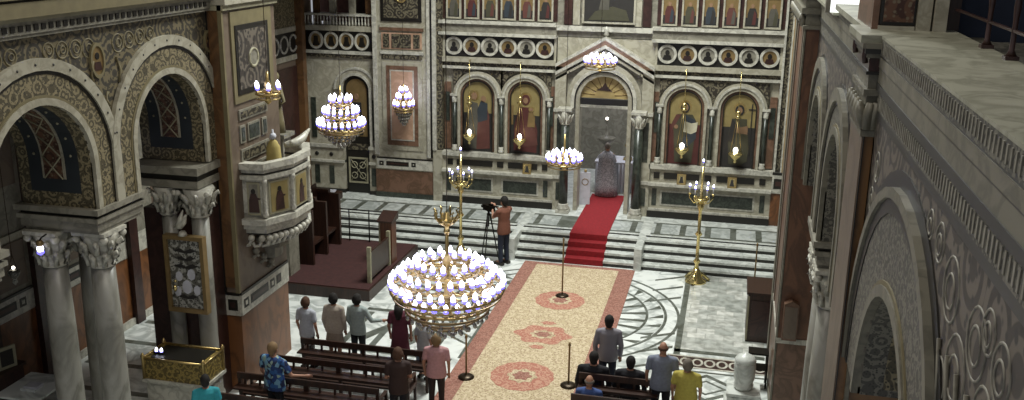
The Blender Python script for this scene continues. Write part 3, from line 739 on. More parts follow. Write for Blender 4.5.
def rpost(y):
    m = R_.mb(M['redm']); x = 2.06
    m.box(x-.05, x+.05, y-.05, y+.05, 8.07, 8.1); m.lathe([(.045, .03), (.022, .07), (.02, .3), (.028, .4), (.02, .5), (.02, .68), (.03, .7)], (x, y, 8.07), 10); m.build('post', rl)
for y in (8.95, 8.15, 7.35, 6.5): rpost(y)
m = R_.mb(M['redm']); m.box(2.03, 2.09, 6, 10.3, 8.76, 8.81); m.build('rail', rl); m = R_.mb(M['redm']); m.box(2.045, 2.075, 6, 10.3, 8.28, 8.3); m.build('rail', rl)

# ------------------------------------------------------------------ iconostasis
CX = -3.72
ico = thing('iconostasis', 'wide pale marble screen with icon arches and gabled altar door', 'icon screen', (CX, YI, ZS))
I = Part(ico)
def ib(m, x0, x1, d, z0, z1, mat=None, back=.35):
    if mat: m.use(M[mat])
    m.box(x0, x1, YI-d, YI+back, z0, z1)
LB, RB = (-8.72, -5.2), (-2.28, 1.3)
arcs = {0: [(-7.62), (-6.12)], 1: [(-1.32), (.24)]}
for b, (x0, x1) in enumerate((LB, RB)):
    m = I.mb(M['redm']); ib(m, x0, x1, .22, ZS, ZS+.2, 'dark'); ib(m, x0, x1, .12, ZS+.2, 1.62, 'marble'); ib(m, x0, x1, .17, ZS+.2, ZS+.27, 'white')
    mid = (arcs[b][0]+arcs[b][1])/2
    for (a, c) in ((x0+.42, mid-.28), (mid+.02 if False else mid+.1, x1-.5)):
        m.use(M['white']); m.box(a-.05, c+.05, YI-.14, YI-.1, 1.0, 1.46); m.use(M['green']); m.box(a, c, YI-.15, YI-.1, 1.05, 1.41)
    for a in (x0+.12, x1-.3): m.use(M['green']); m.box(a, a+.14, YI-.135, YI-.1, .98, 1.5)
    m.build('dado', ico)
    m = I.mb(M['white']); ib(m, x0, x1, .3, 1.62, 1.7, 'white'); ib(m, x0, x1, .1, 1.7, 2.12, 'marble')
    ib(m, x0, x1, .2, 2.12, 2.26, 'white')
    for a, c in ((x0+.15, x0+.32), (x0+.45, mid-.25), (mid-.1, mid+.1), (mid+.25, x1-.5), (x1-.35, x1-.18)):
        m.use(M['dark']); m.box(a, c, YI-.13, YI-.09, 1.82, 2.0)
    m.build('ledge', ico)
    # wall above with arched recesses
    m = I.mb(M['marble'])
    m.box(x0, x1, YI+.08, YI+.35, 2.26, 5.2)
    m.build('screen_back', ico)
    for c in arcs[b]:
        m = I.mb(M['marble']); m.strip(arc(c, 4.02, .56, 2.26), arc(c, 4.02, .76, 2.26 if False else 3.9), 'y', YI-.12, YI+.1) if False else None
        m.strip(arc(c, 4.0, .55), arc(c, 4.0, .64), 'y', YI-.1, YI+.08); m.use(M['white']); m.strip(arc(c, 4.0, .64), arc(c, 4.0, .70), 'y', YI-.14, YI+.08)
        m.use(M['marble']); m.strip(arc(c, 4.0, .70), arc(c, 4.0, .77), 'y', YI-.09, YI+.08)
        for q in (-1, 1): m.use(M['marble']); m.box(min(c+q*.55, c+q*.63), max(c+q*.55, c+q*.63), YI-.1, YI+.08, 2.26, 4.0)
        m.build('icon_arch', ico)
        for q in (-1, 1):         # spandrels
            m = I.mb(M['lat']); m.prism([(c+q*.78, 4.1), (c+q*.78, 4.84), (c+q*.2, 4.84), (c+q*.5, 4.66), (c+q*.7, 4.4)], 'y', YI-.03, YI+.09); m.build('spandrel_inlay', ico)
    for x in (arcs[b][0]-.74, (arcs[b][0]+arcs[b][1])/2, arcs[b][1]+.74):
        m = I.mb(M['green']); m.lathe([(.062, 2.45), (.062, 3.8)], (x, YI-.05, 0), 12)
        m.use(M['white']); m.lathe([(.1, 2.26), (.1, 2.34), (.07, 2.38), (.085, 2.43), (.065, 2.46)], (x, YI-.05, 0), 12); m.lathe([(.065, 3.78), (.085, 3.82), (.07, 3.86), (.11, 4.02)], (x, YI-.05, 0), 12); m.box(x-.11, x+.11, YI-.16, YI+.08, 4.0, 4.06)
        m.build('colonnette', ico)
    for a, c in ((x0, x0+.26), (x1-.26, x1)):
        m = I.mb(M['brownp']); m.box(a+.03, c-.03, YI-.0, YI+.09, 2.3, 4.4); m.use(M['green']); m.box(a+.06, c-.06, YI-.03, YI+.09, 3.2, 4.1); m.build('side_strip', ico)
    m = I.mb(M['white']); ib(m, x0, x1, .12, 4.84, 4.92, 'white'); ib(m, x0, x1, .06, 4.92, 5.05, 'lat'); ib(m, x0, x1, .16, 5.05, 5.2, 'marble')
    m.build('entablature', ico)
    m = I.mb(M['dark']); ib(m, x0, x1, .04, 5.2, 5.86, 'dark'); ib(m, x0, x0+.07, .07, 5.2, 5.86, 'marble'); ib(m, x1-.07, x1, .07, 5.2, 5.86, 'marble'); m.build('frieze', ico)
    for k in range(6):
        c = x0+.35+(x1-x0-.7)*k/5
        m = I.mb(M['white']); L0 = [(c+.2*cos(2*pi*i/24), 5.53+.2*sin(2*pi*i/24)) for i in range(25)]; L1 = [(c+.275*cos(2*pi*i/24), 5.53+.275*sin(2*pi*i/24)) for i in range(25)]
        m.strip(L0, L1, 'y', YI-.1, YI-.03); md_ = m.build('portrait_medallion', ico); m = I.mb(M['marbled']); m.use(M['goldd'] if k % 2 else M['marbled']); m.prism(L0[:-1], 'y', YI-.06, YI-.03)
        m.use(M['dark'] if k % 2 == 0 else M['redm']); m.prism([(c-.14, 5.36), (c+.14, 5.36), (c+.09, 5.5), (c-.09, 5.5)], 'y', YI-.075, YI-.03)
        m.use(M['dark']); m.prism([(c+.065*cos(i*pi/5), 5.57+.08*sin(i*pi/5)) for i in range(10)], 'y', YI-.08, YI-.03)
        m.build('portrait', md_)
    m = I.mb(M['marble']); ib(m, x0-.1, x1, .2, 5.86, 5.95, 'white'); ib(m, x0-.1, x1, .12, 5.95, 6.2, 'marbled'); ib(m, x0-.1, x1, .2, 6.2, 6.3, 'white'); m.build('upper_cornice', ico)
    m = I.mb(M['marbled']); ib(m, x0, x1, .0, 6.3, 9.2, 'marbled'); m.use(M['redm']); m.box(x0, x1, YI-.02, YI+.1, 6.34, 7.3); ib(m, x0, x1, .12, 7.4, 7.6, 'marble'); m.build('upper_tier', ico)
# door bay
x0, x1 = -5.2, -2.28
for q in (-1, 1):
    m = I.mb(M['marble']); c = CX+q*1.3; m.box(c-.17, c+.17, YI-.2, YI+.4, ZS, 5.05)
    m.use(M['green']); m.box(c-.07, c+.07, YI-.225, YI-.19, .95, 1.5); m.use(M['white']); m.box(c-.19, c+.19, YI-.25, YI+.4, 1.62, 1.72)
    m.use(M['green']); m.box(c-.08, c+.08, YI-.21, YI-.19, 2.3, 3.5)
    m.use(M['white']); m.box(c-.19, c+.19, YI-.26, YI+.4, 3.7, 3.8); m.build('door_pilaster', ico)
m = I.mb(M['marble'])
m.strip(arc(CX, 4.08, .72, ZS), arc(CX, 4.08, .84, ZS), 'y', YI-.12, YI+.4)
m.use(M['dark']); m.strip(arc(CX, 4.08, .84, 3.8), arc(CX, 4.08, .88, 3.8), 'y', YI-.16, YI+.2)
m.use(M['white']); m.strip(arc(CX, 4.08, .88, 3.8), arc(CX, 4.08, .98, 3.8), 'y', YI-.2, YI+.2)
m.use(M['marble']); m.strip(arc(CX, 4.08, .98, 3.8), arc(CX, 4.08, 1.12, 3.8), 'y', YI-.14, YI+.2)
m.build('door_arch', ico)
m = I.mb(M['marbled'])      # field above the arch up to the gable
ys = [CX+1.12*cos(pi*i/24) for i in range(25)]
for a, c in zip(ys[1:], ys[:-1]):
    za = 4.08+sqrt(max(0, 1.12**2-(a-CX)**2)); zc_ = 4.08+sqrt(max(0, 1.12**2-(c-CX)**2))
    ta, tc = 5.85-abs(a-CX)*.6, 5.85-abs(c-CX)*.6
    m.prism([(a, za), (c, zc_), (c, tc), (a, ta)], 'y', YI-.02, YI+.35)
m.use(M['marble']); m.box(x0, x1, YI+.1, YI+.36, 5.05, 5.95) if False else m.prism([(CX-1.46, 5.0), (CX-1.46, 5.92), (CX+1.46, 5.92), (CX+1.46, 5.0), (CX, 5.86)], 'y', YI+.02, YI+.34); m.build('gable_field', ico)
m = I.mb(M['white'])
for o0, o1, mt, d in ((0, .1, 'white', .3), (.1, .24, 'pinkm', .2), (.24, .34, 'white', .26), (.34, .42, 'lat', .14), (.42, .5, 'marble', .2)):
    for q in (-1, 1):
        m.use(M[mt]); m.prism([(CX, 5.98-o0), (CX+q*1.46, 5.14-o0), (CX+q*1.46, 5.14-o1), (CX, 5.98-o1)], 'y', YI-d, YI+.3)
m.use(M['white']); m.lathe([(.05, 5.98), (.09, 6.03), (.05, 6.1), (.07, 6.18), (.0, 6.28)], (CX, YI-.1, 0), 10)
for q in (-1, 1): m.use(M['darkgrey']); m.ball((CX+q*1.05, YI-.16, 4.9), .05, 8, 5)
m.build('gable', ico)
m = I.mb(M['tymp']); L = arc(CX, 4.12, .72)[:]; m.prism(L, 'y', YI+.05, YI+.12)
m.use(M['redm']); m.prism([(CX-.26, 4.36), (CX+.22, 4.34), (CX+.1, 4.44), (CX, 4.6), (CX-.08, 4.46)], 'y', YI+.03, YI+.06)
m.use(M['goldd'])
for k in range(9):
    a = pi*(k+.5)/9; m.tube([(CX+.3*cos(a), YI+.045, 4.16+.3*sin(a)), (CX+.66*cos(a), YI+.045, 4.14+.62*sin(a))], .012, 4)
m.use(M['dark']); m.box(CX-.72, CX+.72, YI+.0, YI+.12, 3.92, 4.1); m.use(M['white']); m.box(CX-.72, CX+.72, YI-.04, YI+.12, 3.84, 3.92)
m.build('tympanum_painting', ico)
m = I.mb(M['marbled']); m.box(x0, x1, YI+.02, YI+.35, 5.9, 9.2); m.use(M['white']); m.box(x0, x1, YI-.1, YI+.3, 6.1, 6.25)
m.use(M['redm']); 
for q in (-1, 1): m.box(CX+q*1.15-.12, CX+q*1.15+.12, YI-.08, YI+.1, 6.28, 9.2)
m.use(M['marble'])
for q in (-1, 1): m.box(CX+q*.9-.1, CX+q*.9+.1, YI-.1, YI+.1, 6.28, 9.2)
m.build('upper_tier', ico)
# free-standing door columns
for q, lab in ((-1, 'dark green marble column left of the altar door'), (1, 'dark green marble column right of the altar door')):
    t = thing('door_column', lab, 'column', (CX+q*1.1, YI-.38, ZS), 0, None)
    m = MB(M['white']); m.box(-.2, .2, -.2, .2, 0, .1); m.lathe([(.19, .1), (.2, .16), (.15, .2), (.17, .25), (.14, .29)], n=16); m.build('base', t)
    m = MB(M['green']); m.lathe([(.135, .29), (.125, 2.75)], n=18); m.build('shaft', t)
    m = MB(M['white']); m.lathe([(.13, 2.73), (.15, 2.77), (.13, 2.8), (.15, 2.95), (.22, 3.16)], n=14)
    for k in range(8):
        a = 2*pi*k/8; m.tube([(.14*cos(a), .14*sin(a), 2.8), (.19*cos(a), .19*sin(a), 2.95), (.25*cos(a), .25*sin(a), 3.05)], [.04, .04, .02], 5)
    m.box(-.22, .22, -.22, .22, 3.16, 3.24); m.build('capital', t)

# outer flanking strips
for sd, L_ in enumerate((((-9.02, -8.9, 'white', .24), (-8.9, -8.72, 'lat', .16)), ((1.3, 1.36, 'white', .2), (1.36, 1.5, 'lat', .12), (1.5, 1.54, 'white', .2), (1.54, 1.88, 'tan', .22), (1.88, 2.0, 'white', .26)))):
    m = I.mb(M['marble'])
    for a, b, mt, d in L_: ib(m, a, b, d, 2.26, 9.2, mt)
    if sd == 0: ib(m, -9.02, -8.72, .2, ZS, 2.26, 'marble')
    else: ib(m, 1.3, 2.0, .16, ZS, 1.6, 'brown')
    m.build('flanking_strip', ico)
m = I.mb(M['white']); inlay_band(m, 1.3, 2.0, YI-.17, 1.62, 2.2, 'x', -1); m.build('inlaid_band', ico)

# painted icons ------------------------------------------------------
robe = {k: plain('robe '+k, v, .6) for k, v in dict(red='4a211d', dark='24211e', olive='3e3c2b', blue='2b3239', grey='4c4940', flesh='80644a', page='b8b49c', rose='553029').items()}
def painted_icon(label, c, kind):
    t = thing('icon_painting', label, 'icon', (c, YI-.02, 2.28))
    m = MB(M['brownp']); m.strip(arc(0, 1.72, .48, 0), arc(0, 1.72, .545, 0), 'y', -.01, .08); m.use(M['dark']); m.strip(arc(0, 1.72, .45, 0), arc(0, 1.72, .48, 0), 'y', -.04, .06); m.build('frame', t)
    m = MB(M['goldp']); m.prism(arc(0, 1.72, .47, 1.2), 'y', .03, .06); m.use(robe['dark' if kind != 2 else 'red']); m.prism([(-.47, 0), (.47, 0), (.47, 1.2), (-.47, 1.2)], 'y', .03, .06)
    def disc(x, z, r, mt, y, sz=1): m.use(mt); m.prism([(x+r*cos(2*pi*i/18), z+sz*r*sin(2*pi*i/18)) for i in range(18)], 'y', y, .04)
    def poly(p, mt, y): m.use(mt); m.prism(p, 'y', y, .04)
    if kind == 0:
        poly([(-.3, .1), (.0, .05), (.05, 1.2), (-.02, 1.5), (-.22, 1.55), (-.3, 1.2)], robe['grey'], .02); poly([(-.05, .05), (.38, .1), (.36, 1.1), (.28, 1.4), (.1, 1.45), (0, 1.1)], robe['rose'], .015)
        poly([(.0, .9), (.3, 1.0), (.3, 1.5), (.1, 1.6), (-.02, 1.3)], robe['blue'], .01)
        disc(-.12, 1.74, .16, M['gold'], .022); disc(-.12, 1.72, .09, robe['flesh'], .012, 1.25); disc(.17, 1.66, .16, M['goldp'], .018); disc(.17, 1.64, .085, robe['flesh'], .01, 1.25)
    elif kind == 1:
        poly([(-.36, .1), (.36, .05), (.38, .75), (.3, 1.0), (.2, 1.45), (-.2, 1.45), (-.34, .9)], robe['red'], .02); poly([(-.1, .2), (.4, .3), (.3, .8), (.0, .9)], robe['rose'], .012)
        poly([(.06, .85), (.3, .85), (.3, 1.15), (.22, 1.3), (.1, 1.3)], M['goldd'], .008); disc(0, 1.72, .19, M['gold'], .022); disc(0, 1.68, .13, robe['red'], .014, 1.25); disc(0, 1.66, .075, robe['flesh'], .01, 1.2)
        disc(.18, 1.4, .09, M['gold'], .012); disc(.18, 1.39, .055, robe['flesh'], .006); poly([(-.44, .9), (-.38, .9), (-.38, 1.5), (-.44, 1.5)], M['goldd'], .015)
    elif kind == 2:
        poly([(-.24, .05), (.26, .05), (.32, .9), (.34, 1.3), (.22, 1.5), (-.22, 1.5), (-.34, 1.3), (-.3, .9)], robe['olive'], .02); poly([(-.36, 1.0), (-.1, 1.5), (-.26, 1.48), (-.38, 1.2)], robe['rose'], .014)
        poly([(.0, 1.5), (.3, 1.35), (.36, .8), (.1, .5), (-.1, .6), (.1, 1.0)], robe['blue'], .012)
        poly([(-.02, .98), (.2, .92), (.36, 1.0), (.38, 1.28), (.2, 1.24), (.0, 1.3)], robe['page'], .004); disc(0, 1.74, .19, M['gold'], .024); disc(0, 1.7, .13, robe['dark'], .012, 1.2); disc(0, 1.7, .085, robe['flesh'], .006, 1.3)
        disc(-.24, 1.12, .06, robe['flesh'], .004)
    else:
        poly([(-.22, .1), (.1, .05), (.3, .2), (.32, .6), (.24, 1.2), (.22, 1.45), (-.2, 1.45), (-.28, 1.0)], robe['olive'], .02); poly([(-.25, 1.05), (.26, 1.0), (.26, 1.25), (0, 1.2), (-.22, 1.4)], robe['flesh'], .016)
        poly([(-.2, 1.45), (-.05, 1.3), (-.1, .7), (-.3, .8)], robe['dark'], .012); disc(0, 1.74, .18, M['gold'], .024); disc(0, 1.7, .13, robe['dark'], .012, 1.2); disc(0, 1.7, .075, robe['flesh'], .006, 1.3)
        poly([(.33, .4), (.36, .4), (.36, 1.9), (.33, 1.9)], robe['dark'], .006); poly([(.25, 1.72), (.44, 1.72), (.44, 1.75), (.25, 1.75)], robe['dark'], .006)
    m.build('painting', t)
for c, k, lab in ((-7.62, 0, 'arched icon of two dark-robed haloed figures, far left of the screen'), (-6.12, 1, 'arched icon of a figure in red robes holding a child'),
                  (-1.32, 2, 'arched icon of a bearded figure holding an open white book'), (.24, 3, 'arched icon of a long-haired figure with a cross staff, far right')): painted_icon(lab, c, k)
# upper tier icons
def upper_icon(label, c, k, w=.46, h=.9):
    t = thing('upper_icon', label, 'icon', (c, YI-.04, 6.34), 0, 'row of small icons on the upper tier of the screen')
    m = MB(M['marble']); m.strip([(-w/2+.05, .05), (w/2-.05, .05), (w/2-.05, h-.05), (-w/2+.05, h-.05), (-w/2+.05, .05)], [(-w/2, 0), (w/2, 0), (w/2, h), (-w/2, h), (-w/2, 0)], 'y', -.06, .02); m.build('frame', t)
    m = MB(M['goldd']); m.box(-w/2+.04, w/2-.04, -.02, .02, .3, h-.04); m.use(robe['dark']); m.box(-w/2+.04, w/2-.04, -.02, .02, .04, .3)
    cs = ['grey', 'red', 'olive', 'blue', 'rose', 'dark']
    m.use(robe[cs[k % 6]]); m.prism([(-.12, .08), (.12, .08), (.14, .4), (.08, .56), (-.08, .56), (-.13, .4)], 'y', -.032, 0)
    m.use(robe[cs[(k+2) % 6]]); m.prism([(.0, .1), (.1, .1), (.12, .4), (.05, .5)], 'y', -.038, 0)
    m.use(robe['flesh']); m.prism([(.05*cos(i*pi/5), .62+.06*sin(i*pi/5)) for i in range(10)], 'y', -.036, 0); m.build('painting', t)
ordn = ['first', 'second', 'third', 'fourth', 'fifth', 'sixth']
for b, (x0, x1) in enumerate((LB, RB)):
    for k in range(6): upper_icon('small framed icon, %s from left on the upper tier %s of the altar door' % (ordn[k], 'left' if b == 0 else 'right'), x0+.35+(x1-x0-.7)*k/5, k+b)
t = thing('central_icon', 'large dark icon panel high above the altar door gable', 'icon', (CX+.05, YI-.1, 6.34))
m = MB(M['marble']); m.strip([(-.72, .05), (.72, .05), (.72, 1.6), (-.72, 1.6), (-.72, .05)], [(-.78, 0), (.78, 0), (.78, 1.66), (-.78, 1.66), (-.78, 0)], 'y', -.06, .06); m.build('frame', t)
m = MB(M['lat']); m.use(robe['dark']); m.box(-.72, .72, -.02, .05, .05, 1.6); m.use(robe['olive']); m.prism([(-.6, .1), (.6, .1), (.5, .4), (.1, .5), (-.4, .35)], 'y', -.03, 0); m.use(robe['grey']); m.prism([(-.3, .4), (.0, .4), (0, .9), (-.2, .9)], 'y', -.035, 0); m.build('painting', t)

# left pier of the screen and side wing
sp = thing('screen_pier', 'broad pier with pink marble panel left of the icon screen', 'pier', (-9.95, 28.6, ZS))
I2 = Part(sp)
def ib2(m, x0, x1, d, z0, z1, mat): m.use(M[mat]); m.box(x0, x1, 28.45-d, 29.0, z0, z1)
m = I2.mb(M['brownp']); ib2(m, -10.95, -9.02, 0, ZS+.16, 1.52, 'brownp'); ib2(m, -10.95, -9.02, .04, ZS, ZS+.16, 'green'); m.build('marble_dado', sp)
m = I2.mb(M['white']); ib2(m, -10.95, -9.02, 0, 1.52, 2.0, 'marble'); inlay_band(m, -10.9, -9.05, 28.45, 1.56, 1.9, 'x', -1); m.build('inlaid_band', sp)
m = I2.mb(M['marble']); ib2(m, -10.95, -9.02, 0, 2.0, 9.2, 'marble'); ib2(m, -10.95, -10.82, .05, 2.0, 9.2, 'white'); ib2(m, -9.2, -9.1, .06, 2.0, 9.2, 'white'); m.use(M['dark']); m.box(-9.1, -9.04, 28.41, 28.46, 2, 9.2); m.build('shaft', sp)
m = I2.mb(M['white']); ib2(m, -10.66, -9.36, .03, 2.18, 4.95, 'marble'); ib2(m, -10.52, -9.5, .045, 2.34, 4.85, 'brownp'); ib2(m, -10.4, -9.62, .06, 2.5, 4.72, 'white'); ib2(m, -10.36, -9.66, .065, 2.54, 4.68, 'pinkm'); m.build('pink_panel', sp)
m = I2.mb(M['white']); ib2(m, -10.66, -9.36, .03, 5.05, 5.2, 'lat'); ib2(m, -10.7, -9.3, .05, 5.2, 5.3, 'white'); ib2(m, -10.66, -9.36, .03, 5.36, 5.86, 'pinkm')
for a, b in ((-10.6, -10.4), (-10.32, -9.7), (-9.62, -9.42)): ib2(m, a, b, .05, 5.4, 5.82, 'lat')
ib2(m, -10.7, -9.3, .06, 5.92, 6.02, 'brownp'); ib2(m, -10.7, -9.3, .06, 6.02, 6.12, 'marble'); ib2(m, -10.66, -9.36, .04, 6.2, 8.2, 'dark'); ib2(m, -10.56, -9.46, .05, 6.3, 8.1, 'lat')
m.use(M['gold']); m.ring((-10.0, 28.39, 6.95), .16, .035, 18, 5, 'y'); m.ball((-10.0, 28.4, 6.95), .1, 8, 5, 1, 1, .4); m.build('upper_panel', sp)

wg = thing('side_wing', 'left wing of the marble screen with arched door and balcony balustrade', 'icon screen', (-12.1, 28.7, ZS))
I3 = Part(wg)
def ib3(m, x0, x1, d, z0, z1, mat): m.use(M[mat]); m.box(x0, x1, YI-d, YI+.35, z0, z1)
dx = -11.62
for a, b, cc in ((-13.3, dx-.42, (-13.0, -12.5)), (dx+.42, -10.95, (-11.05,))):
    m = I3.mb(M['marble']); ib3(m, a, b, .06, ZS+.12, 2.1, 'marble'); ib3(m, a, b, .1, ZS, ZS+.12, 'dark'); ib3(m, a, b, .14, 1.62, 1.7, 'white'); ib3(m, a, b, .12, 2.1, 2.2, 'white')
    for c in cc: m.use(M['green']); m.box(c-.08, c+.08, YI-.08, YI, .9, 1.5); m.use(M['dark']); m.ball((c, YI-.07, 1.88), .07, 8, 5, 1, 1, .4)
    m.build('dado', wg)
m = I3.mb(M['marble']); ib3(m, -13.3, dx-.45, 0, 2.2, 4.0, 'marble'); ib3(m, dx+.45, -10.95, 0, 2.2, 4.0, 'marble')
ys = [dx+.45*cos(pi*i/16) for i in range(17)]
for a, c in zip(ys[1:], ys[:-1]):
    m.prism([(a, 4.0+sqrt(max(0, .45**2-(a-dx)**2))), (c, 4.0+sqrt(max(0, .45**2-(c-dx)**2))), (c, 5.0), (a, 5.0)], 'y', YI, YI+.35)
m.box(-13.3, dx-.45, YI, YI+.35, 4.0, 5.0); m.box(dx+.45, -10.95, YI, YI+.35, 4.0, 5.0)
for x in (-13.05, -12.3, -10.98+.0): m.use(M['green']); m.box(x-.1, x+.06, YI-.03, YI+.02, 2.4, 3.7)
m.build('screen_wall', wg)
m = I3.mb(M['white']); m.strip(arc(dx, 4.0, .46, 2.2), arc(dx, 4.0, .54, 2.2), 'y', YI-.08, YI+.1); m.strip(arc(dx, 4.0, .66), arc(dx, 4.0, .72), 'y', YI-.08, YI+.1); m.use(M['marble']); m.strip(arc(dx, 4.0, .54), arc(dx, 4.0, .66), 'y', YI-.05, YI+.1)
m.build('door_arch', wg)
m = I3.mb(M['dark']); m.prism(arc(dx, 4.0, .45, ZS), 'y', YI+.06, YI+.14)
m.use(M['goldd']); m.prism(arc(dx, 4.0, .34, 2.5), 'y', YI+.03, YI+.07); m.use(robe['dark']); m.prism([(dx-.2, 2.55), (dx+.2, 2.55), (dx+.16, 3.6), (dx-.16, 3.6)], 'y', YI+.01, YI+.05); m.use(robe['flesh']); m.prism([(dx+.08*cos(i*pi/5), 3.78+.1*sin(i*pi/5)) for i in range(10)], 'y', YI, YI+.05)
m.use(M['lat']); m.box(dx-.34, dx+.34, YI+.03, YI+.08, 2.05, 2.25)
m.use(M['cream']); m.strip([(dx-.28, 1.0), (dx+.28, 1.0), (dx+.28, 1.75), (dx-.28, 1.75), (dx-.28, 1.0)], [(dx-.33, .95), (dx+.33, .95), (dx+.33, 1.8), (dx-.33, 1.8), (dx-.33, .95)], 'y', YI+.02, YI+.07)
for sx in (-.14, .14):
    for sz in (1.2, 1.55): m.ring((dx+sx, YI+.04, sz), .1, .018, 14, 5, 'y')
m.tube([(dx-.26, YI+.04, 1.02), (dx+.26, YI+.04, 1.73)], .014, 4); m.tube([(dx+.26, YI+.04, 1.02), (dx-.26, YI+.04, 1.73)], .014, 4)
m.build('door', wg)
m = I3.mb(M['dark']); ib3(m, -13.3, -10.95, .06, 5.0, 5.12, 'lat'); ib3(m, -13.3, -10.95, .1, 5.12, 5.22, 'white'); ib3(m, -13.3, -10.95, .02, 5.22, 5.84, 'dark'); m.build('frieze', wg)
for k in range(4):
    c = -12.88+.51*k
    m = I3.mb(M['white']); L0 = [(c+.18*cos(2*pi*i/24), 5.53+.21*sin(2*pi*i/24)) for i in range(25)]; L1 = [(c+.24*cos(2*pi*i/24), 5.53+.275*sin(2*pi*i/24)) for i in range(25)]
    m.strip(L0, L1, 'y', YI-.08, YI-.01); md_ = m.build('portrait_medallion', wg); m = I3.mb(M['goldd']); m.use(M['goldd']); m.prism(L0[:-1], 'y', YI-.045, YI-.01); m.use(M['dark']); m.prism([(c-.13, 5.36), (c+.13, 5.36), (c+.07, 5.52), (c+.06, 5.66), (c-.06, 5.66), (c-.07, 5.52)], 'y', YI-.06, YI-.01)
    m.build('portrait', md_)
m = I3.mb(M['white']); ib3(m, -13.3, -10.95, .14, 5.84, 6.0, 'marble'); ib3(m, -13.3, -10.95, .12, 6.3, 6.36, 'white')
for k in range(22): m.use(M['white']); m.lathe([(.02, 6.0), (.035, 6.06), (.018, 6.14), (.03, 6.22), (.02, 6.3)], (-13.22+.105*k, YI-.04, 0), 6)
m.build('balustrade', wg)
m = I3.mb(M['redm']); m.box(-13.3, -10.95, YI+1.2, YI+1.4, 6, 9.2)
for x in (-12.9, -12.35, -11.7, -11.15): m.use(M['marble' if x in (-12.35, -11.7) else 'orange']); m.box(x-.09, x+.09, YI+.05, YI+.2, 6.0, 9.2)
m.build('balcony_back', wg)

# sanctuary behind the door
m = MB(M['marbled']); m.box(-9, 2, 34, 34.3, 0, 9.2); m.box(-13.3, -9, 30.2, 30.4, 0, 9.2); m.box(2, 5.6, 30.2, 30.5, 0, 9.2); w_ = structure(m.build('wall_back')); w_.name = 'wall_back'
t = thing('altar_table', 'white cloth-covered altar table seen through the central door', 'table', (-3.5, 31.3, ZS))
m = MB(M['cloth']); m.box(-.75, .75, -.5, .5, 1.0, 1.05); m.box(-.72, .72, -.47, .47, .05, 1.0)
for k in range(12): m.lathe([(.06, .02), (.045, .5), (.03, 1.0)], (-.66+.12*k, -.48, 0), 8)
m.build('cloth', t); m = MB(M['white']); m.box(-.78, .78, -.53, .53, 0, .05); m.build('foot', t)
t = thing('altar_ciborium', 'dark pedestal ornament on the altar behind the vested priest', 'ornament', (-3.98, 31.5, ZS+1.05))
m = MB(M['marbled']); m.lathe([(.16, 0), (.05, .15), (.05, .4), (.3, .6), (.32, .66), (.06, .7), (.05, .95), (.02, 1.1)], n=14); m.build('bowl', t)
m = MB(M['flame']); m.ball((0, 0, 1.3), .05); m.build('lamp', t)
m = MB(M['steel']); m.tube([(0, 0, 1.1), (0, 0, 1.27)], .012); m.build('wick_stem', t)
t = thing('altar_candlestick', 'gold candlestick standing on the right side of the altar', 'candlestick', (-3.22, 31.3, ZS+1.05))
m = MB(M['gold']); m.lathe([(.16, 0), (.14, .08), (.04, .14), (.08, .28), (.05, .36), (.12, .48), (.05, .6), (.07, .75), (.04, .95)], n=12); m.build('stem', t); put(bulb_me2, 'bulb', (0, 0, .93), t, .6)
t = thing('gospel_stand', 'pale stone low gate panel beside the altar door', 'gate', (-4.3, 29.2, ZS))
m = MB(M['cloth']); m.box(-.16, .16, -.03, .03, 0, 1.05); m.use(M['goldd']); m.ring((0, -.03, .75), .1, .015, 14, 5, 'y'); m.build('panel', t)
m = MB(M['gold']); m.ball((0, 0, 1.1), .05); m.build('knob', t)

# hanging oil lamps
def oil_lamp(label, x, zb, ztop):
    t = thing('hanging_oil_lamp', label, 'hanging lamp', (x, YI-.35, zb), 0, None)
    m = MB(M['goldb']); m.lathe([(.015, -.2), (.05, -.16), (.03, -.1), (.13, -.02), (.2, .06), (.21, .1), (.15, .12)], n=16); m.build('bowl', t)
    m = MB(M['gold'])
    for k in range(3):
        a = 2*pi*k/3+.5; m.tube([(.18*cos(a), .18*sin(a), .1), (.02*cos(a), .02*sin(a), ztop-zb-.12)], .008, 4)
    m.build('chains', t)
    m = MB(M['flame']); m.ball((0, 0, .19), .07, 8, 6, 1.3); m.build('flame', t)
    m = MB(M['goldb']); m.ball((0, 0, ztop-zb), .07, 8, 6, 1.3); m.lathe([(.1, -.14), (.03, -.05)], (0, 0, ztop-zb), 10); m.tube([(0, 0, ztop-zb), (0, 0, 5.15-zb)], .01, 4); m.tube([(0, 0, 5.13-zb), (0, .25, 5.13-zb)], .012, 4); m.build('canopy', t)
for lab, x, zb, zt in (('gold oil lamp hanging before the two-figure icon', -7.8, 2.75, 3.95), ('gold oil lamp hanging before the red-robed icon', -6.22, 2.7, 4.05),
                       ('gold oil lamp hanging before the icon with the open book', -1.34, 2.72, 4.1), ('gold oil lamp hanging before the cross staff icon', .2, 2.68, 3.95)): oil_lamp(lab, x, zb, zt)
def small_icon(label, x, z, y=YI-.24, w=.26, h=.32):
    t = thing('small_icon', label, 'icon', (x, y, z)); t.rotation_euler = (radians(-12), 0, 0)
    m = MB(M['gold']); m.strip([(-w/2+.05, .05), (w/2-.05, .05), (w/2-.05, h-.05), (-w/2+.05, h-.05), (-w/2+.05, .05)], [(-w/2, 0), (w/2, 0), (w/2, h), (-w/2, h), (-w/2, 0)], 'y', -.02, .02); m.build('frame', t)
    m = MB(M['goldb']); m.box(-w/2+.04, w/2-.04, 0, .015, .04, h-.04); m.use(robe['dark']); m.prism([(-.07, .05), (.07, .05), (.04, .16), (.03, .24), (-.03, .24), (-.04, .16)], 'y', -.008, .01); m.build('painting', t)
small_icon('small gold icon on the ledge under the red-robed icon', -6.0, 1.7)
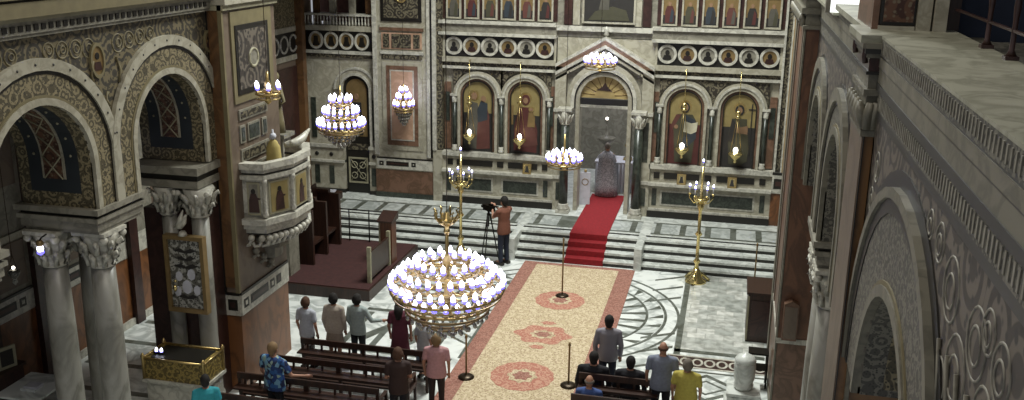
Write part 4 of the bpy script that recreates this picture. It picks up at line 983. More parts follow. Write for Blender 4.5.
small_icon('small gold icon on the ledge under the open-book icon', -1.3, 1.7)
small_icon('small gold icon on the ledge under the cross staff icon', .17, 1.7)

# candle stands
def candle_stand(label, x, y, h, n, R, foot):
    t = thing('candle_stand', label, 'candle stand', (x, y, 0))
    m = MB(M['goldb'])
    for k in range(3):
        a = 2*pi*k/3+.3; m.tube([(.05*cos(a), .05*sin(a), .28), (.16*cos(a), .16*sin(a), .22), (foot*cos(a), foot*sin(a), .04)], [.05, .05, .05], 6)
    m.lathe([(foot*.8, 0), (foot*.78, .05), (foot*.5, .12), (.12, .3), (.06, .4)], n=12); m.build('base', t)
    m = MB(M['goldb']); m.lathe([(.08, .35), (.045, .5), (.1, .58), (.045, .66), (.042, h*.4), (.1, h*.42), (.042, h*.45), (.042, h*.62), (.09, h*.66), (.04, h*.7), (.035, h)], n=10); m.build('pole', t)
    m = MB(M['goldb']); zt = h*.72
    m.lathe([(.05, zt-.12), (.2, zt), (.22, zt+.04), (.05, zt+.02)], n=16)
    for k in range(n):
        a = 2*pi*k/n; m.tube([(.05*cos(a), .05*sin(a), zt-.05), (R*.6*cos(a), R*.6*sin(a), zt-.1), (R*cos(a), R*sin(a), zt+.05), (R*cos(a), R*sin(a), zt+.12)], .017, 5); m.lathe([(.02, 0), (.05, .03), (.02, .05)], (R*cos(a), R*sin(a), zt+.12), 8)
    m.build('arms', t)
    m = MB(M['cloth'])
    for k in range(n):
        a = 2*pi*k/n; m.lathe([(.018, 0), (.018, .2)], (R*cos(a), R*sin(a), zt+.16), 6)
    m.lathe([(.02, 0), (.02, .14)], (0, 0, h), 6); m.build('candles', t)
    for k in range(n):
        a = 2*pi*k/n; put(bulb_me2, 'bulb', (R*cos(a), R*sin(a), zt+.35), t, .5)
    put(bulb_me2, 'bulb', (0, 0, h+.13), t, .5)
candle_stand('tall brass candle stand before the left icons, beside the photographer', -7.15, 25.0, 3.0, 6, .32, .24)
candle_stand('brass branched candle stand on the marble floor before the right icons', -.6, 24.75, 3.15, 6, .3, .36)
# gold upper tier of the left stand: oil-lamp like finials come with the hanging lamps

# ------------------------------------------------------------------ carpets
m = MB(M['carpetr']); m.box(-5.33, -2.25, 11.5, 25.2, .006, .016); cp = tag(m.build('carpet'), 'long gold floral carpet with rose border down the nave', 'carpet')
m = MB(M['carpet']); m.box(-4.95, -2.68, 11.5, 25.0, .014, .022); m.build('gold_field', cp)
def lobed(m, x, y, rx, ry, z, lob=8, amp=.08):
    n = 64; m.prism([(x+rx*(1+amp*cos(lob*2*pi*i/n))*cos(2*pi*i/n), y+ry*(1+amp*cos(lob*2*pi*i/n))*sin(2*pi*i/n)) for i in range(n)], 'z', .018, z)
for y, rx, ry, lb, am in ((22.45, .62, .62, 12, .02), (20.25, .62, .5, 6, .12), (18.05, .66, .68, 14, .02), (15.6, .6, .6, 8, .1)):
    m = MB(M['carpetm']); lobed(m, -3.84, y, rx, ry, .026, lb, am); m.use(M['carpet']); lobed(m, -3.84, y, rx*.45, ry*.45, .03, 8, .1); m.use(M['carpetr']); lobed(m, -3.84, y, rx*.28, ry*.28, .033, 6, .15)
    m.build('medallion', cp)
for y in (20.95, 19.55): m = MB(M['carpetm']); lobed(m, -3.84, y, .17, .1, .026, 6, .1); m.build('small_medallion', cp)
m = MB(M['redc']); x0, x1 = -4.24, -3.16
m.box(x0, x1, 26.1, 30.5, ZS+.014, ZS+.028)
for k in range(4):
    y = 25.3+.27*k; z1 = (k+1)*ZS/4
    m.box(x0, x1, y-.012, y+.27, z1+.0, z1+.013 if k < 3 else z1+.02); m.box(x0, x1, y-.015, y+.0, z1-ZS/4+.01, z1+.012)
rc_ = tag(m.build('stair_carpet'), 'bright red runner carpet climbing the steps to the altar door', 'carpet')

# stanchions
def stanchion(label, x, y, h=1.0):
    t = thing('stanchion', label, 'stanchion', (x, y, .024), 0, 'posts standing on the nave carpet')
    m = MB(M['steel']); m.lathe([(.17, 0), (.17, .02), (.12, .05), (.03, .07)], n=18); m.build('base', t)
    m = MB(M['goldd']); m.lathe([(.02, .06), (.02, h-.08), (.035, h-.06), (.02, h-.02), (.03, h)], n=10); m.build('post', t)
stanchion('barrier post on the carpet’s far rose medallion', -3.84, 22.75, 1.55)
stanchion('barrier post on the carpet’s left border near the pink-shirted woman', -4.95, 17.7, .95)
stanchion('barrier post on the carpet’s right edge near the seated dark-haired men', -2.83, 17.85, .95)

# choir platform with railings and lectern
t = thing('choir_platform', 'low choir platform covered in dark maroon carpet', 'platform', (-9.9, 23, 0))
K = Part(t)
m = K.mb(M['darkwood']); m.box(-11.5, -8.42, 21.2, 25.0, 0, .28); m.build('frame', t)
m = K.mb(M['maroonc']); m.box(-11.45, -8.46, 21.24, 24.96, .28, .3); m.build('carpet', t)
t = thing('choir_stall', 'wooden choir stall with dark upright posts, left on the platform', 'choir stall', (-10.85, 24.0, .3))
for i in range(3):
    m = MB(M['darkwood']); y = -1.4+.9*i; m.box(-.35, .35, y-.05, y+.05, 0, 1.5); m.box(-.4, .05, y-.07, y+.07, 1.5, 1.6); m.build('side_panel', t)
for i in range(2):
    m = MB(M['darkwood']); y = -1.4+.9*i; m.box(-.3, .25, y+.05, y+.85, .45, .52); m.box(-.35, -.3, y+.05, y+.85, 0, 1.75); m.build('seat', t)
def bookstand(label, x, y, z, h, w=.35):
    t = thing('lectern', label, 'lectern', (x, y, z))
    m = MB(M['midwood']); m.box(-w/2, w/2, -.18, .18, 0, h); m.build('body', t)
    m = MB(M['darkwood']); m.prism([(-.26, h), (.26, h), (.26, h+.2), (-.26, h+.04)], 'x', -w/2-.04, w/2+.04); m.build('sloped_top', t)
    m = MB(M['cream']); m.box(-w/2-.01, -w/2+.03, -.2, -.16, .05, h); m.build('corner_strip', t)
bookstand('brown wooden lectern at the choir platform’s right edge', -8.72, 23.4, .3, 1.15)
bookstand('dark music stand with open book at the back of the choir platform', -10.95, 24.75, .3, 1.2, .5)
t = thing('book', 'open white book lying on the back lectern of the choir', 'book', (-10.95, 24.68, 1.73)); t.rotation_euler = (radians(17), 0, 0)
m = MB(M['cloth']); m.box(-.2, -.005, -.12, .12, 0, .02); m.box(.005, .2, -.12, .12, 0, .02); m.build('pages', t); m = MB(M['dark']); m.box(-.21, .21, -.13, .13, -.008, 0); m.build('cover', t)
t = thing('choir_railing', 'white-posted low railing at the front of the choir platform', 'railing', (-8.6, 22, .3))
for (x, y) in ((0, -.3), (0, 1.1)):
    m = MB(M['cream']); m.box(x-.045, x+.045, y-.045, y+.045, 0, .95); m.build('post', t)
m = MB(M['darkwood']); m.box(-.03, .03, -.25, 1.05, .1, .8); m.build('panel', t)
t = thing('choir_railing', 'thin black iron railing at the far end of the choir platform', 'railing', (-10.1, 24.8, .3))
for x in (-.9, -.3, .3, .9):
    m = MB(M['iron']); m.lathe([(.02, 0), (.02, .95)], (x, 0, 0), 8); m.build('post', t)
m = MB(M['iron']); m.tube([(-.9, 0, .93), (.9, 0, .93)], .02, 6); m.build('rail', t); m = MB(M['iron']); m.tube([(-.9, 0, .5), (.9, 0, .5)], .012, 6); m.build('rail', t)

# silver icon hanging on the respond; gold reliquary chest below
t = thing('framed_icon', 'large silver-covered icon in a gilt brown frame on the left column pair', 'icon', (-9.6, 15.15, 2.0))
fw, fh = .4, 1.5
m = MB(M['goldd']); m.strip([(-fw+.07, .08), (fw-.07, .08), (fw-.07, fh-.08), (-fw+.07, fh-.08), (-fw+.07, .08)], [(-fw, 0), (fw, 0), (fw, fh), (-fw, fh), (-fw, 0)], 'y', -.06, .08); m.build('frame', t)
m = MB(M['silver']); m.box(-fw+.05, fw-.05, -.01, .04, .06, fh-.06)
m.use(robe['dark'])
for k, (z, w) in enumerate(((1.2, .24), (1.05, .2), (.9, .26), (.3, .2))):
    m.prism([(-w, z), (-w*.4, z+.05), (0, z), (w*.5, z+.06), (w, z+.02), (w*.5, z-.03), (0, z-.04), (-w*.6, z-.02)], 'y', -.02, 0)
m.use(M['cloth'])
for x, z, s_ in ((-.15, .7, .07), (.1, .75, .08), (0, .5, .1), (.2, .45, .07), (-.2, .4, .07)): m.prism([(x+s_*cos(i*pi/4), z+1.4*s_*sin(i*pi/4)) for i in range(8)], 'y', -.025, 0)
m.build('silver_relief', t)
m = MB(M['goldb']); m.ball((-.2, -.08, .62), .03); m.lathe([(.01, .42), (.04, .48), (.02, .55)], (-.2, -.1, 0), 8); m.build('votive_lamp', t)
t = thing('marble_sculpture', 'white winged carving perched on top of the silver icon frame', 'sculpture', (-9.62, 15.15, 3.5))
m = MB(M['white']); m.lathe([(.09, 0), (.07, .04), (.05, .08)], n=10); m.tube([(-.16, 0, .14), (-.04, 0, .18), (.03, 0, .25), (.1, 0, .4)], [.03, .07, .06, .02], 6); m.tube([(-.1, -.03, .16), (0, -.04, .32), (.06, -.02, .5)], [.02, .05, .01], 6); m.build('bird', t)
t = thing('reliquary_chest', 'gold embossed chest on a white cloth-covered pedestal', 'chest', (-9.4, 14.5, 0))
m = MB(M['white']); m.box(-.58, .58, -.32, .32, 0, 1.0); m.box(-.63, .63, -.37, .37, 1.0, 1.06); m.build('pedestal', t)
m = MB(M['goldd']); m.use(mosaic('embossed gold', '5a4c28', '8f7b42', '3c3218', 8, 14, .35)); m.box(-.6, .6, -.34, .34, 1.06, 1.44); m.build('gold_case', t)
m = MB(M['gold']); m.ring((0, 0, 0), .01, .003, 6, 4); 
for q in (-1, 1):
    m.tube([(-.6, q*.34, 1.46), (.6, q*.34, 1.46)], .02, 6); m.tube([(q*.6, -.34, 1.46), (q*.6, .34, 1.46)], .02, 6)
    for p in (-1, 1): m.lathe([(.03, 1.06), (.03, 1.47), (.04, 1.5), (.01, 1.56)], (q*.6, p*.34, 0), 8)
m.build('rail', t)
m = MB(M['dark']); m.box(-.5, .5, -.27, .27, 1.44, 1.46); m.build('velvet_top', t)
t = thing('votive_light', 'small bright double light on the gold chest’s left corner', 'lamp', (-9.82, 14.4, 1.465))
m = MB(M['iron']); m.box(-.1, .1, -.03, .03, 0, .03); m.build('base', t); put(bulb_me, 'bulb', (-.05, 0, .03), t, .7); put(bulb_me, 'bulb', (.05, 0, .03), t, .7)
t = thing('spotlight', 'bright bare bulb bracketed in front of the foreground column capital', 'lamp', (-10.15, 12.12, 4.22))
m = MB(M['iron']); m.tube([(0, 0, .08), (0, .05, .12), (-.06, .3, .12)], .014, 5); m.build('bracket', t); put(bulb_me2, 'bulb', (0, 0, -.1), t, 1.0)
m = MB(M['goldd']); m.lathe([(.04, .09), (.06, .04), (.04, .0)], n=10); m.build('holder', t)
t = thing('hanging_bulb', 'small spotlight bulb hanging inside the nearer complete arch', 'lamp', (-10.75, 15.0, 5.0))
m = MB(M['iron']); m.tube([(0, 0, .05), (0, 0, 2.5)], .01, 5); m.build('cord', t); put(bulb_me2, 'bulb', (0, 0, -.08), t, .9)
# left aisle furnishing
t = thing('hanging_oil_lamp', 'silver oil lamp hanging at the left edge of the aisle', 'hanging lamp', (-12.6, 14.3, 2.75))
m = MB(M['silver']); m.lathe([(.01, -.2), (.05, -.14), (.03, -.08), (.09, 0), (.11, .06), (.07, .1)], n=14); m.build('bowl', t)
m = MB(M['steel']); m.tube([(.08, 0, .08), (0, 0, .4), (0, 0, 4.7)], .008, 4); m.tube([(-.08, 0, .08), (0, 0, .4)], .008, 4); m.build('chains', t)
m = MB(M['flame']); m.ball((0, 0, .14), .03); m.build('flame', t)
t = thing('icon_stand', 'dark wooden icon stand against the left aisle wall', 'icon stand', (-12.8, 13.6, 0))
m = MB(M['darkwood']); m.box(-.22, .22, -.6, .6, 0, 1.0); m.box(-.25, .25, -.65, .65, 1.0, 1.06); m.box(-.2, -.12, -.55, .55, 1.06, 2.9)
m.prism([(-.6, 2.9), (.6, 2.9), (0, 3.3)], 'x', -.22, -.1); m.build('case', t)
m = MB(M['goldd']); m.box(-.12, -.09, -.42, .42, 1.2, 2.6); m.use(robe['dark']); m.box(-.1, -.075, -.34, .34, 1.3, 2.5); m.use(robe['olive']); m.box(-.08, -.07, -.18, .18, 1.3, 2.1); m.build('painting', t)
t = thing('small_icon', 'small white-framed picture leaning on the dark icon stand', 'icon', (-12.66, 13.9, 1.06)); t.rotation_euler = (0, 0, radians(70))
m = MB(M['cream']); m.box(-.18, .18, -.02, .02, 0, .42); m.build('frame', t); m = MB(robe['dark']); m.box(-.12, .12, -.03, -.02, .06, .36); m.build('painting', t)
t = thing('side_table', 'table with a white cloth at the left aisle’s edge', 'table', (-12.15, 13.9, 0)); 
m = MB(M['floor']); m.box(-.45, .45, -.5, .5, .72, .76); m.build('table_top', t)
for q in (-1, 1):
    for p in (-1, 1): m = MB(M['darkwood']); m.box(q*.4-.03, q*.4+.03, p*.45-.03, p*.45+.03, 0, .72); m.build('leg', t)
t = thing('paper_stack', 'stack of white papers on the side table', 'papers', (-12.1, 13.8, .76))
m = MB(M['floor']); m.box(-.15, .15, -.12, .12, 0, .05); m.build('sheets', t); m = MB(M['cloth']); m.box(-.1, .17, -.1, .1, .05, .09); m.build('top_sheets', t)

# right side: wooden candle box, urn
t = thing('wooden_cabinet', 'dark wooden cabinet with light corner strips against the far right pier', 'cabinet', (.9, 21.6, 0))
m = MB(M['darkwood']); m.box(-.22, .36, -.5, .5, 0, 1.15); m.build('body', t); m = MB(M['darkwood']); m.box(-.26, .4, -.54, .54, 1.15, 1.2); m.build('top', t)
m = MB(M['cream'])
for x in (-.22, .33): m.box(x-.01, x+.03, -.52, -.5, .05, 1.1)
m.build('corner_strips', t); m = MB(M['redm']); m.box(-.14, .28, -.515, -.5, .15, 1.0); m.build('door', t)
t = thing('processional_pole', 'thin brass pole standing beside the dark cabinet', 'pole', (.82, 22.3, 0))
m = MB(M['steel']); m.lathe([(.12, 0), (.1, .05), (.02, .08)], n=12); m.build('base', t); m = MB(M['goldd']); m.lathe([(.02, .05), (.018, 1.9), (.03, 1.95), (.0, 2.0)], n=8); m.build('shaft', t)
t = thing('marble_urn', 'white lidded urn on a square stepped marble pedestal, lower right', 'urn', (.62, 17.9, 0))
m = MB(M['step']); m.box(-.36, .36, -.36, .36, 0, .1); m.box(-.3, .3, -.3, .3, .1, .3); m.use(M['darkgrey']); m.box(-.27, .27, -.27, .27, .3, .32); m.use(M['step']); m.box(-.32, .32, -.32, .32, .32, .38); m.build('pedestal', t)
m = MB(M['step']); m.lathe([(.16, .38), (.19, .42), (.19, .48), (.17, .52), (.2, .6), (.21, .85), (.2, .95)], n=20); m.build('body', t)
m = MB(M['step']); m.lathe([(.2, .95), (.21, .98), (.17, 1.05), (.08, 1.1), (.03, 1.12), (.0, 1.14)], n=20); m.build('lid', t)
t = thing('iron_stand', 'small black iron frame stand behind the white urn', 'stand', (.9, 18.9, 0))
m = MB(M['iron'])
for q in (-1, 1):
    for p in (-1, 1): m.tube([(q*.18, p*.14, 0), (q*.18, p*.14, .75)], .02, 6)
m.build('legs', t); m = MB(M['iron']); m.box(-.2, .2, -.16, .16, .73, .77); m.build('shelf', t); m = MB(M['iron']); m.box(-.2, .2, -.16, .16, .4, .42); m.build('shelf', t)

# ------------------------------------------------------------------ pews
def pew(label, xc, y, W, group):
    t = thing('pew', label, 'pew', (xc, y, 0), 0, group)
    for p in (-1, 0, 1):
        m = MB(M['darkwood']); m.T = Matrix.Translation((p*(W/2-.03), 0, 0))
        m.prism([(-.04, 0), (.02, 0), (.0, .42), (-.02, .9), (-.08, .9), (-.05, .42)], 'x', -.03, .03); m.box(-.025, .025, .38, .43, 0, .42); m.box(-.025, .025, 0, .42, .36, .41)
        if p: m.box(-.03, .03, -.05, .4, .62, .66); m.box(-.025, .025, .37, .41, .4, .63)
        m.build('end_frame', t)
    m = MB(M['darkwood']); m.box(-W/2, W/2, .0, .44, .42, .46); m.build('seat', t)
    m = MB(M['darkwood']); m.box(-W/2, W/2, -.09, -.05, .8, .92); m.box(-W/2, W/2, -.06, -.03, .52, .6); m.build('backrest', t)
    n = int(W/.3)
    for k in range(n): x = -W/2+.15+.3*k; m = MB(M['darkwood']); m.box(x-.02, x+.02, -.075, -.045, .58, .82); m.build('slat', t)
    m = MB(M['darkwood']); m.box(-W/2, W/2, -.28, -.08, .66, .69); m.build('book_shelf', t)
G = 'dark wooden pews left of the carpet'
pew('dark wooden pew in the left block, front row', -6.85, 16.9, 2.7, G); pew('dark wooden pew in the left block, second row', -7.0, 16.02, 2.8, G)
pew('dark wooden pew in the left block, third row', -7.27, 15.15, 2.8, G); pew('dark wooden pew in the left block, fourth and last visible row', -7.1, 14.3, 3.2, G)
pew('dark wooden pew on the carpet’s right side behind the standing striped-shirt man', -1.7, 16.75, 1.5, None)
pew('dark wooden pew at bottom right, nearest the camera', -1.5, 15.85, 1.9, None)

# ------------------------------------------------------------------ people
def remesh(m, name, parent, mat_, vox=.014, smooth=2, loc=None):
    o = m.build(name, None)
    r = o.modifiers.new('r', 'REMESH'); r.mode = 'VOXEL'; r.voxel_size = vox; r.use_smooth_shade = True
    s_ = o.modifiers.new('s', 'SMOOTH'); s_.iterations = smooth; s_.factor = .5
    dg = bpy.context.evaluated_depsgraph_get(); me = bpy.data.meshes.new_from_object(o.evaluated_get(dg))
    me.name = name; me.materials.clear(); me.materials.append(mat_)
    for p in me.polygons: p.material_index = 0; p.use_smooth = True
    o.modifiers.clear(); old = o.data; o.data = me; bpy.data.meshes.remove(old); o.parent = parent
    return o
def limb(m, a, b, ra, rb, n=10):
    m.ball(a, ra, n, 6); m.ball(b, rb, n, 6); m.tube([a, b], [ra, rb], n)
def hand(m, w, d, k=1):
    """w wrist, d direction; a palm, four unequal bent fingers and a thumb from the side"""
    w = Vector(w); d = Vector(d).normalized(); sd = d.cross(Vector((0, 1, 0)));
    if sd.length < .2: sd = d.cross(Vector((0, 0, 1)))
    sd = sd.normalized()*k; nn = d.cross(sd)
    T = m.T.copy(); palm = w+d*.05
    m.tube([w, palm, w+d*.095], [.026, .034, .03], 8)
    for i, L in enumerate((.068, .078, .072, .055)):
        b = w+d*.09+sd*(-.027+.018*i); c = b+d*L*.55; e = c+d*L*.4+nn*.018
        m.tube([b, c, e], [.0095, .009, .0075], 5)
    b = w+d*.035-sd*.028; m.tube([b, b+d*.03-sd*.022, b+d*.062-sd*.026+nn*.01], [.012, .011, .009], 5)
def person(label, x, y, z, h, rz, top, bottom, hair, sit=False, female=False, sleeves='short', armpose='down', bald=False, longhair=False, skirt=False, broad=1.0, lean=0, turn=0, skinc=None):
    t = thing('person', label, 'person', (x, y, z), rz)
    k = h/1.72; S = Matrix.Scale(k, 4)
    def nm(): m = MB(); m.mats = [M['skin']]; m.T = S; return m
    W = (.185 if female else .2)*broad; hipw = .16*broad
    hipz = .47 if sit else .9; base = hipz; dz = hipz-.9
    sh = 1.42+dz; nk = 1.5+dz; hd = 1.615+dz; hy = lean
    # legs: facing +Y
    if sit: LEG = [((q*.09, 0, hipz), (q*.11, .42, .47), (q*.11, .44, .09)) for q in (-1, 1)]
    else: LEG = [((q*.09, 0, hipz), (q*.10, .015, .49), (q*.11, -.01, .09)) for q in (-1, 1)]
    ARM = {}
    for q in (-1, 1):
        s0 = (q*W, hy*.9, sh-.03)
        if armpose == 'down': e, wv = (q*(W+.06), hy*.6-.02, sh-.31), (q*(W+.05), hy*.5+.06, sh-.55)
        elif armpose == 'front': e, wv = (q*(W+.05), hy*.7+.02, sh-.3), (q*.09, hy+.2, sh-.36)
        elif armpose == 'camera': e, wv = (q*(W+.02), .16, sh-.2), (q*.07, .34, sh-.02)
        elif armpose == 'rest': e, wv = (q*(W+.1), .06, sh-.3), (q*(W+.08), .3, sh-.36)
        elif armpose == 'one_out':
            e, wv = ((q*(W+.06), .0, sh-.3), (q*(W+.03), .1, sh-.5)) if q < 0 else ((W+.14, .04, sh-.28), (W+.3, .22, sh-.32))
        ARM[q] = (s0, e, wv)
    hc = (0, hy+.01, hd)
    # body
    m = nm()
    m.lathe([(.10, hipz-.06), (.165, hipz), (.155, hipz+.12), (.14, hipz+.24), (.165, hipz+.38), (.17, hipz+.48), (.12, sh+.03), (.06, nk-.02), (.052, nk+.04)], (0, hy*.5, 0), 16, True, 1.0*broad, .68)
    m.ball(hc, .095, 14, 10, 1.28, .82, 1.0); m.ball((0, hc[1]+.04, hd-.06), .06, 10, 6, .9)
    m.tube([(0, hc[1]+.09, hd+.02), (0, hc[1]+.118, hd-.02)], [.012, .018], 6)                 # nose
    m.tube([(-.025, hc[1]+.093, hd-.055), (.025, hc[1]+.093, hd-.055)], .011, 6)              # mouth
    for q in (-1, 1): m.ball((q*.083, hc[1], hd-.005), .03, 8, 5, 1.1, .45, .8)                # ears
    for (a, b, c) in LEG:
        limb(m, a, b, .085, .058); limb(m, b, c, .056, .038); limb(m, c, (c[0], c[1]+.14, .05), .045, .035)
    for q in (-1, 1):
        a, b, c = ARM[q]; limb(m, (q*.08, hy*.8, sh), a, .06, .055); limb(m, a, b, .052, .038); limb(m, b, c, .037, .026)
        hand(m, c, Vector(c)-Vector(b), q)
    body = remesh(m, 'body', t, M['skin'] if skinc is None else skinc, .012*k, 1)
    for q in (-1, 1):
        m = nm(); m.ball((q*.032, hc[1]+.082, hd+.012), .013, 8, 6); m.mats = [M['dark']]; m.build('eye', t)
    # top garment
    m = nm()
    m.lathe([(.19, hipz-.1), (.195, hipz), (.182, hipz+.12), (.166, hipz+.24), (.18, hipz+.38), (.185, hipz+.48), (.13, sh+.04), (.075, nk-.03)], (0, hy*.5, 0), 18, True, 1.02*broad, .72)
    for q in (-1, 1):
        a, b, c = ARM[q]; limb(m, (q*.08, hy*.8, sh), a, .068, .068)
        a_, b_, c_ = Vector(a), Vector(b), Vector(c)
        if sleeves == 'short': limb(m, a, tuple(a_.lerp(b_, .62)), .068, .062)
        elif sleeves == 'long': limb(m, a, b, .067, .055); limb(m, b, tuple(b_.lerp(c_, .93)), .054, .042)
    remesh(m, 'shirt' if not skirt else 'blouse', t, top, .016*k, 2)
    # bottom
    m = nm()
    if skirt:
        m.lathe([(.23, .5), (.22, .6), (.19, .8), (.16, .98)] if not sit else [(.22, .38), (.21, .5), (.17, .62)], (0, .0 if not sit else .1, 0), 18, True, 1, .75)
        if sit: m.box(-.2, .2, .0, .5, .36, .56)
        remesh(m, 'skirt', t, bottom, .02*k, 2)
    else:
        m.lathe([(.12, hipz-.12), (.17, hipz-.04), (.15, hipz+.06)], (0, 0, 0), 16, True, broad, .74)
        for (a, b, c) in LEG: limb(m, a, b, .098, .072); limb(m, b, (c[0], c[1], c[2]+.01), .07, .056)
        remesh(m, 'trousers', t, bottom, .016*k, 2)
    m = nm(); m.mats = [M['dark']]
    for (a, b, c) in LEG:
        m.box(c[0]-.048, c[0]+.048, c[1]-.08, c[1]+.19, .0, .07); m.ball((c[0], c[1]+.0, .075), .052, 8, 5)
    m.build('shoes', t)
    # hair
    m = nm()
    if bald:
        for a in range(9):
            an = pi+pi*a/8; m.ball((.08*cos(an), hc[1]+.088*sin(an), hd-.0), .022, 6, 4, 1.4)
    else:
        m.ball((0, hc[1]-.018, hd+.03), .108, 14, 8, 1.12, .9, 1.0); m.ball((0, hc[1]-.05, hd-.03), .085, 10, 6, 1.1, .95, .7)
        if female and not longhair: m.ball((0, hc[1]-.03, hd-.0), .115, 12, 6, 1.05, .98, .9)
        if longhair:
            m.tube([(0, hc[1]-.07, hd), (0, hc[1]-.105, hd-.14), (0, hc[1]-.12, hd-.3)], [.1, .1, .06], 10)
    m.mats = [hair]; m.build('hair', t)
    return t
C = lambda n, c: plain(n, c, .85, 0, .1, 20)
H = dict(brown=C('brown hair', '4a3020'), black=C('black hair', '17120f'), grey=C('grey hair', '6b635a'), blond=C('light brown hair', '7a6244'))
floral, nt, b = new_mat('blue floral print')
vo = nt.nodes.new('ShaderNodeTexVoronoi'); vo.inputs['Scale'].default_value = 14; nt.links.new(coord(nt), vo.inputs['Vector'])
rr = ramp(nt, [(0, '203a6e'), (.35, '2c5a92'), (.5, '6f9ab4'), (.62, '1b2445'), (.8, '8fa59a')], 'CONSTANT'); nt.links.new(vo.outputs['Color'], rr.inputs['Fac']); nt.links.new(rr.outputs['Color'], b.inputs['Base Color'])
striped, nt, b = new_mat('fine striped shirt')
wv = nt.nodes.new('ShaderNodeTexWave'); wv.inputs['Scale'].default_value = 16; nt.links.new(coord(nt), wv.inputs['Vector'])
rr = ramp(nt, [(0, '6d6a72'), (1, '8f8b92')]); nt.links.new(wv.outputs['Fac'], rr.inputs['Fac']); nt.links.new(rr.outputs['Color'], b.inputs['Base Color'])
dark = C('black trousers', '14151b'); navyt = C('navy trousers', '1d2333')
person('woman in white blouse standing beside the brown pier', -8.3, 17.35, 0, 1.57, radians(-10), C('white blouse', 'a9acb4'), dark, H['brown'], female=True)
person('woman in a beige jacket with black hair, standing before the front pew', -7.8, 17.62, 0, 1.6, 0, C('beige jacket', 'a5998c'), C('tan skirt', '8a7c70'), H['black'], female=True, sleeves='long', skirt=True)
person('woman in pale grey-green top and black trousers, hand on hip, before the front pew', -7.31, 17.7, 0, 1.6, radians(-5), C('pale green top', '95a09d'), dark, H['black'], female=True, armpose='one_out', sleeves='long')
person('long-haired woman in maroon dress standing by the chandelier', -6.35, 17.62, 0, 1.62, radians(5), C('maroon dress', '5a2836'), C('maroon skirt', '54222f'), H['black'], female=True, longhair=True, skirt=True)
person('child in white top and pale denim skirt under the chandelier', -5.8, 17.5, 0, 1.35, radians(-20), C('white child top', 'a8aaae'), C('denim skirt', '76879c'), H['brown'], female=True, skirt=True)
person('heavy person in a blue floral shirt standing behind the third pew', -7.82, 14.9, 0, 1.66, radians(-15), floral, dark, H['blond'], broad=1.25, armpose='one_out')
person('woman in a dark brown top standing at the third pew’s end', -5.58, 15.35, 0, 1.62, radians(20), C('dark brown top', '352522'), dark, H['brown'], female=True, armpose='front')
person('woman in a pink shirt and dark trousers standing at the carpet’s edge', -5.12, 16.2, 0, 1.58, radians(8), C('pink shirt', 'b58a8c'), C('dark brown trousers', '251b1c'), H['blond'], female=True, broad=1.1)
person('dark-haired person in a turquoise shirt at the bottom edge by the gold chest', -8.5, 13.7, 0, 1.5, radians(30), C('turquoise shirt', '2d8f9a'), dark, H['black'])
person('man in a striped grey shirt standing on the carpet’s right side', -2.03, 17.65, 0, 1.7, radians(5), striped, navyt, H['black'], sleeves='long')
person('dark-haired person in black seated left of the standing striped-shirt man', -2.2, 16.86, 0, 1.68, 0, C('black jacket', '15141a'), dark, H['black'], sit=True, sleeves='long', broad=1.25)
person('dark-haired man in black seated in the right pew', -1.5, 16.86, 0, 1.66, 0, C('charcoal jacket', '1c1b20'), dark, H['black'], sit=True, sleeves='long', broad=1.15)
person('bald man in a blue shirt at the bottom edge', -2.15, 15.97, 0, 1.6, 0, C('blue shirt', '3e5488'), dark, H['grey'], sit=True, bald=True)
person('balding man in a grey-blue T-shirt standing lower right', -.9, 16.65, 0, 1.7, radians(3), C('grey blue tee', '777d8c'), dark, H['brown'], bald=True, broad=1.1)
person('grey-haired woman in a bright yellow top, lower right', -.43, 16.35, 0, 1.55, radians(-4), C('yellow top', 'ada04a'), dark, H['grey'], female=True, broad=1.2)
person('cameraman in a rust-brown shirt filming by the steps', -5.86, 24.8, 0, 1.92, radians(60), C('rust brown shirt', '6e4434'), navyt, H['black'], armpose='camera', sleeves='short')
# priest in vestments at the door
t = thing('person', 'priest in a long pale grey vestment standing at the altar door', 'person', (-3.78, 30.35, ZS+.028))
m = MB(M['skin']); m.ball((0, .02, 1.62), .095, 12, 8, 1.28, .82); m.tube([(0, 0, 1.4), (0, 0, 1.56)], .05, 8)
for q in (-1, 1):
    limb(m, (q*.1, 0, .9), (q*.1, 0, .1), .08, .04); limb(m, (q*.18, 0, 1.38), (q*.26, .1, 1.15), .05, .04); limb(m, (q*.26, .1, 1.15), (q*.12, .3, 1.2), .036, .026); hand(m, (q*.12, .3, 1.2), (0, 1, .1), q); m.ball((q*.083, .0, 1.61), .028, 8, 5, 1.1, .45, .8)
m.lathe([(.1, .84), (.16, .9), (.14, 1.14), (.17, 1.35), (.1, 1.46), (.05, 1.5)], n=14, sy=.7); m.tube([(0, .11, 1.64), (0, .135, 1.6)], [.012, .018], 6)
remesh(m, 'body', t, M['skin'], .013, 1)
vest = mosaic('silver grey brocade', 'a09ea2', '7c7a7e', 'b5b3b6', 9, 14, .7)
m = MB(vest); n = 28
prof = [(.36, .03), (.34, .4), (.3, .9), (.27, 1.2), (.24, 1.38), (.12, 1.48), (.07, 1.5)]
rings = []
for r_, z_ in prof: rings.append([m.v((r_*(1+.05*cos(9*2*pi*k/n))*cos(2*pi*k/n), .72*r_*(1+.05*cos(9*2*pi*k/n))*sin(2*pi*k/n), z_)) for k in range(n)])
for i in range(len(rings)-1):
    for k in range(n): m.f([rings[i][k], rings[i][(k+1) % n], rings[i+1][(k+1) % n], rings[i+1][k]], True)
m.f(rings[0]); m.build('vestment', t)
m = MB(H['grey']); m.ball((0, -.01, 1.66), .105, 12, 8, 1.05, .9); m.build('hair', t)
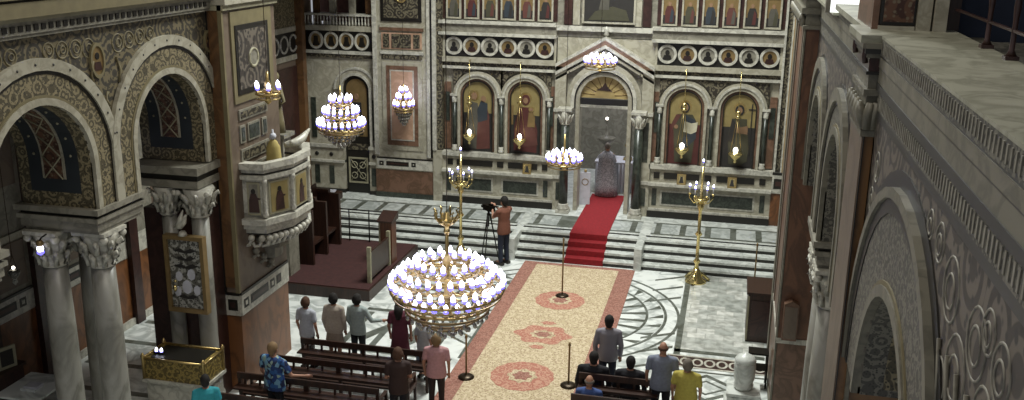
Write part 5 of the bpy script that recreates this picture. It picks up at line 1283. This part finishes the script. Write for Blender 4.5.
# camera on tripod
t = thing('video_camera_tripod', 'black video camera on a tall tripod in front of the cameraman', 'tripod', (-6.34, 24.98, 0))
for k in range(3):
    m = MB(M['iron']); a = 2*pi*k/3+.4; m.tube([(.04*cos(a), .04*sin(a), 1.35), (.3*cos(a), .25*sin(a), .01)], [.022, .014], 6); m.build('leg', t)
m = MB(M['iron']); m.lathe([(.05, 1.32), (.06, 1.36), (.03, 1.4), (.05, 1.46)], n=10); m.tube([(0, 0, 1.0), (0, 0, 1.4)], .02, 6); m.build('head', t)
m = MB(M['iron']); m.T = Matrix.Rotation(radians(60), 4, 'Z'); m.box(-.07, .07, -.18, .16, 1.46, 1.62); m.tube([(0, .16, 1.54), (0, .26, 1.54)], .045, 10); m.box(-.03, .03, -.16, -.02, 1.62, 1.67); m.tube([(.09, -.15, 1.6), (.09, -.28, 1.6)], .02, 6); m.build('camera_body', t)

# ------------------------------------------------------------------ ceiling and light
m = MB(M['darkgrey']); m.box(-14.2, 6.2, 2, 36, 15.5, 15.8); ce = structure(m.build('ceiling')); ce.name = 'ceiling'
def area(loc, size, energy, col=(1, 1, 1), rot=(0, 0, 0), sy=None):
    l = bpy.data.lights.new('daylight_and_fill', 'AREA'); l.energy = energy; l.size = size; l.color = col
    if sy: l.shape = 'RECTANGLE'; l.size_y = sy
    o = bpy.data.objects.new('daylight_and_fill', l); COL.objects.link(o); o.location = loc; o.rotation_euler = rot; return o
area((-3.4, 21.8, 15.0), 4.5, 3000, (.97, 1, .95))            # the dome's windows over the crossing
area((-3.8, 8, 15.0), 6, 520, (1, .93, .82))  # added fill lamp, tints the side walls warm
area((-3.6, 31.6, 6.8), 2.5, 260, (.9, .93, 1), (radians(10), 0, 0))               # added fill lamp without a window, brightens the altar
W = bpy.data.worlds.new('world'); SC.world = W; W.use_nodes = True
W.node_tree.nodes['Background'].inputs[0].default_value = (.9, .93, 1, 1); W.node_tree.nodes['Background'].inputs[1].default_value = .35
SC.view_settings.view_transform = 'Standard'; SC.view_settings.look = 'None'; SC.view_settings.gamma = 1
SC.view_settings.use_curve_mapping = False; SC.view_settings.exposure = 0.0
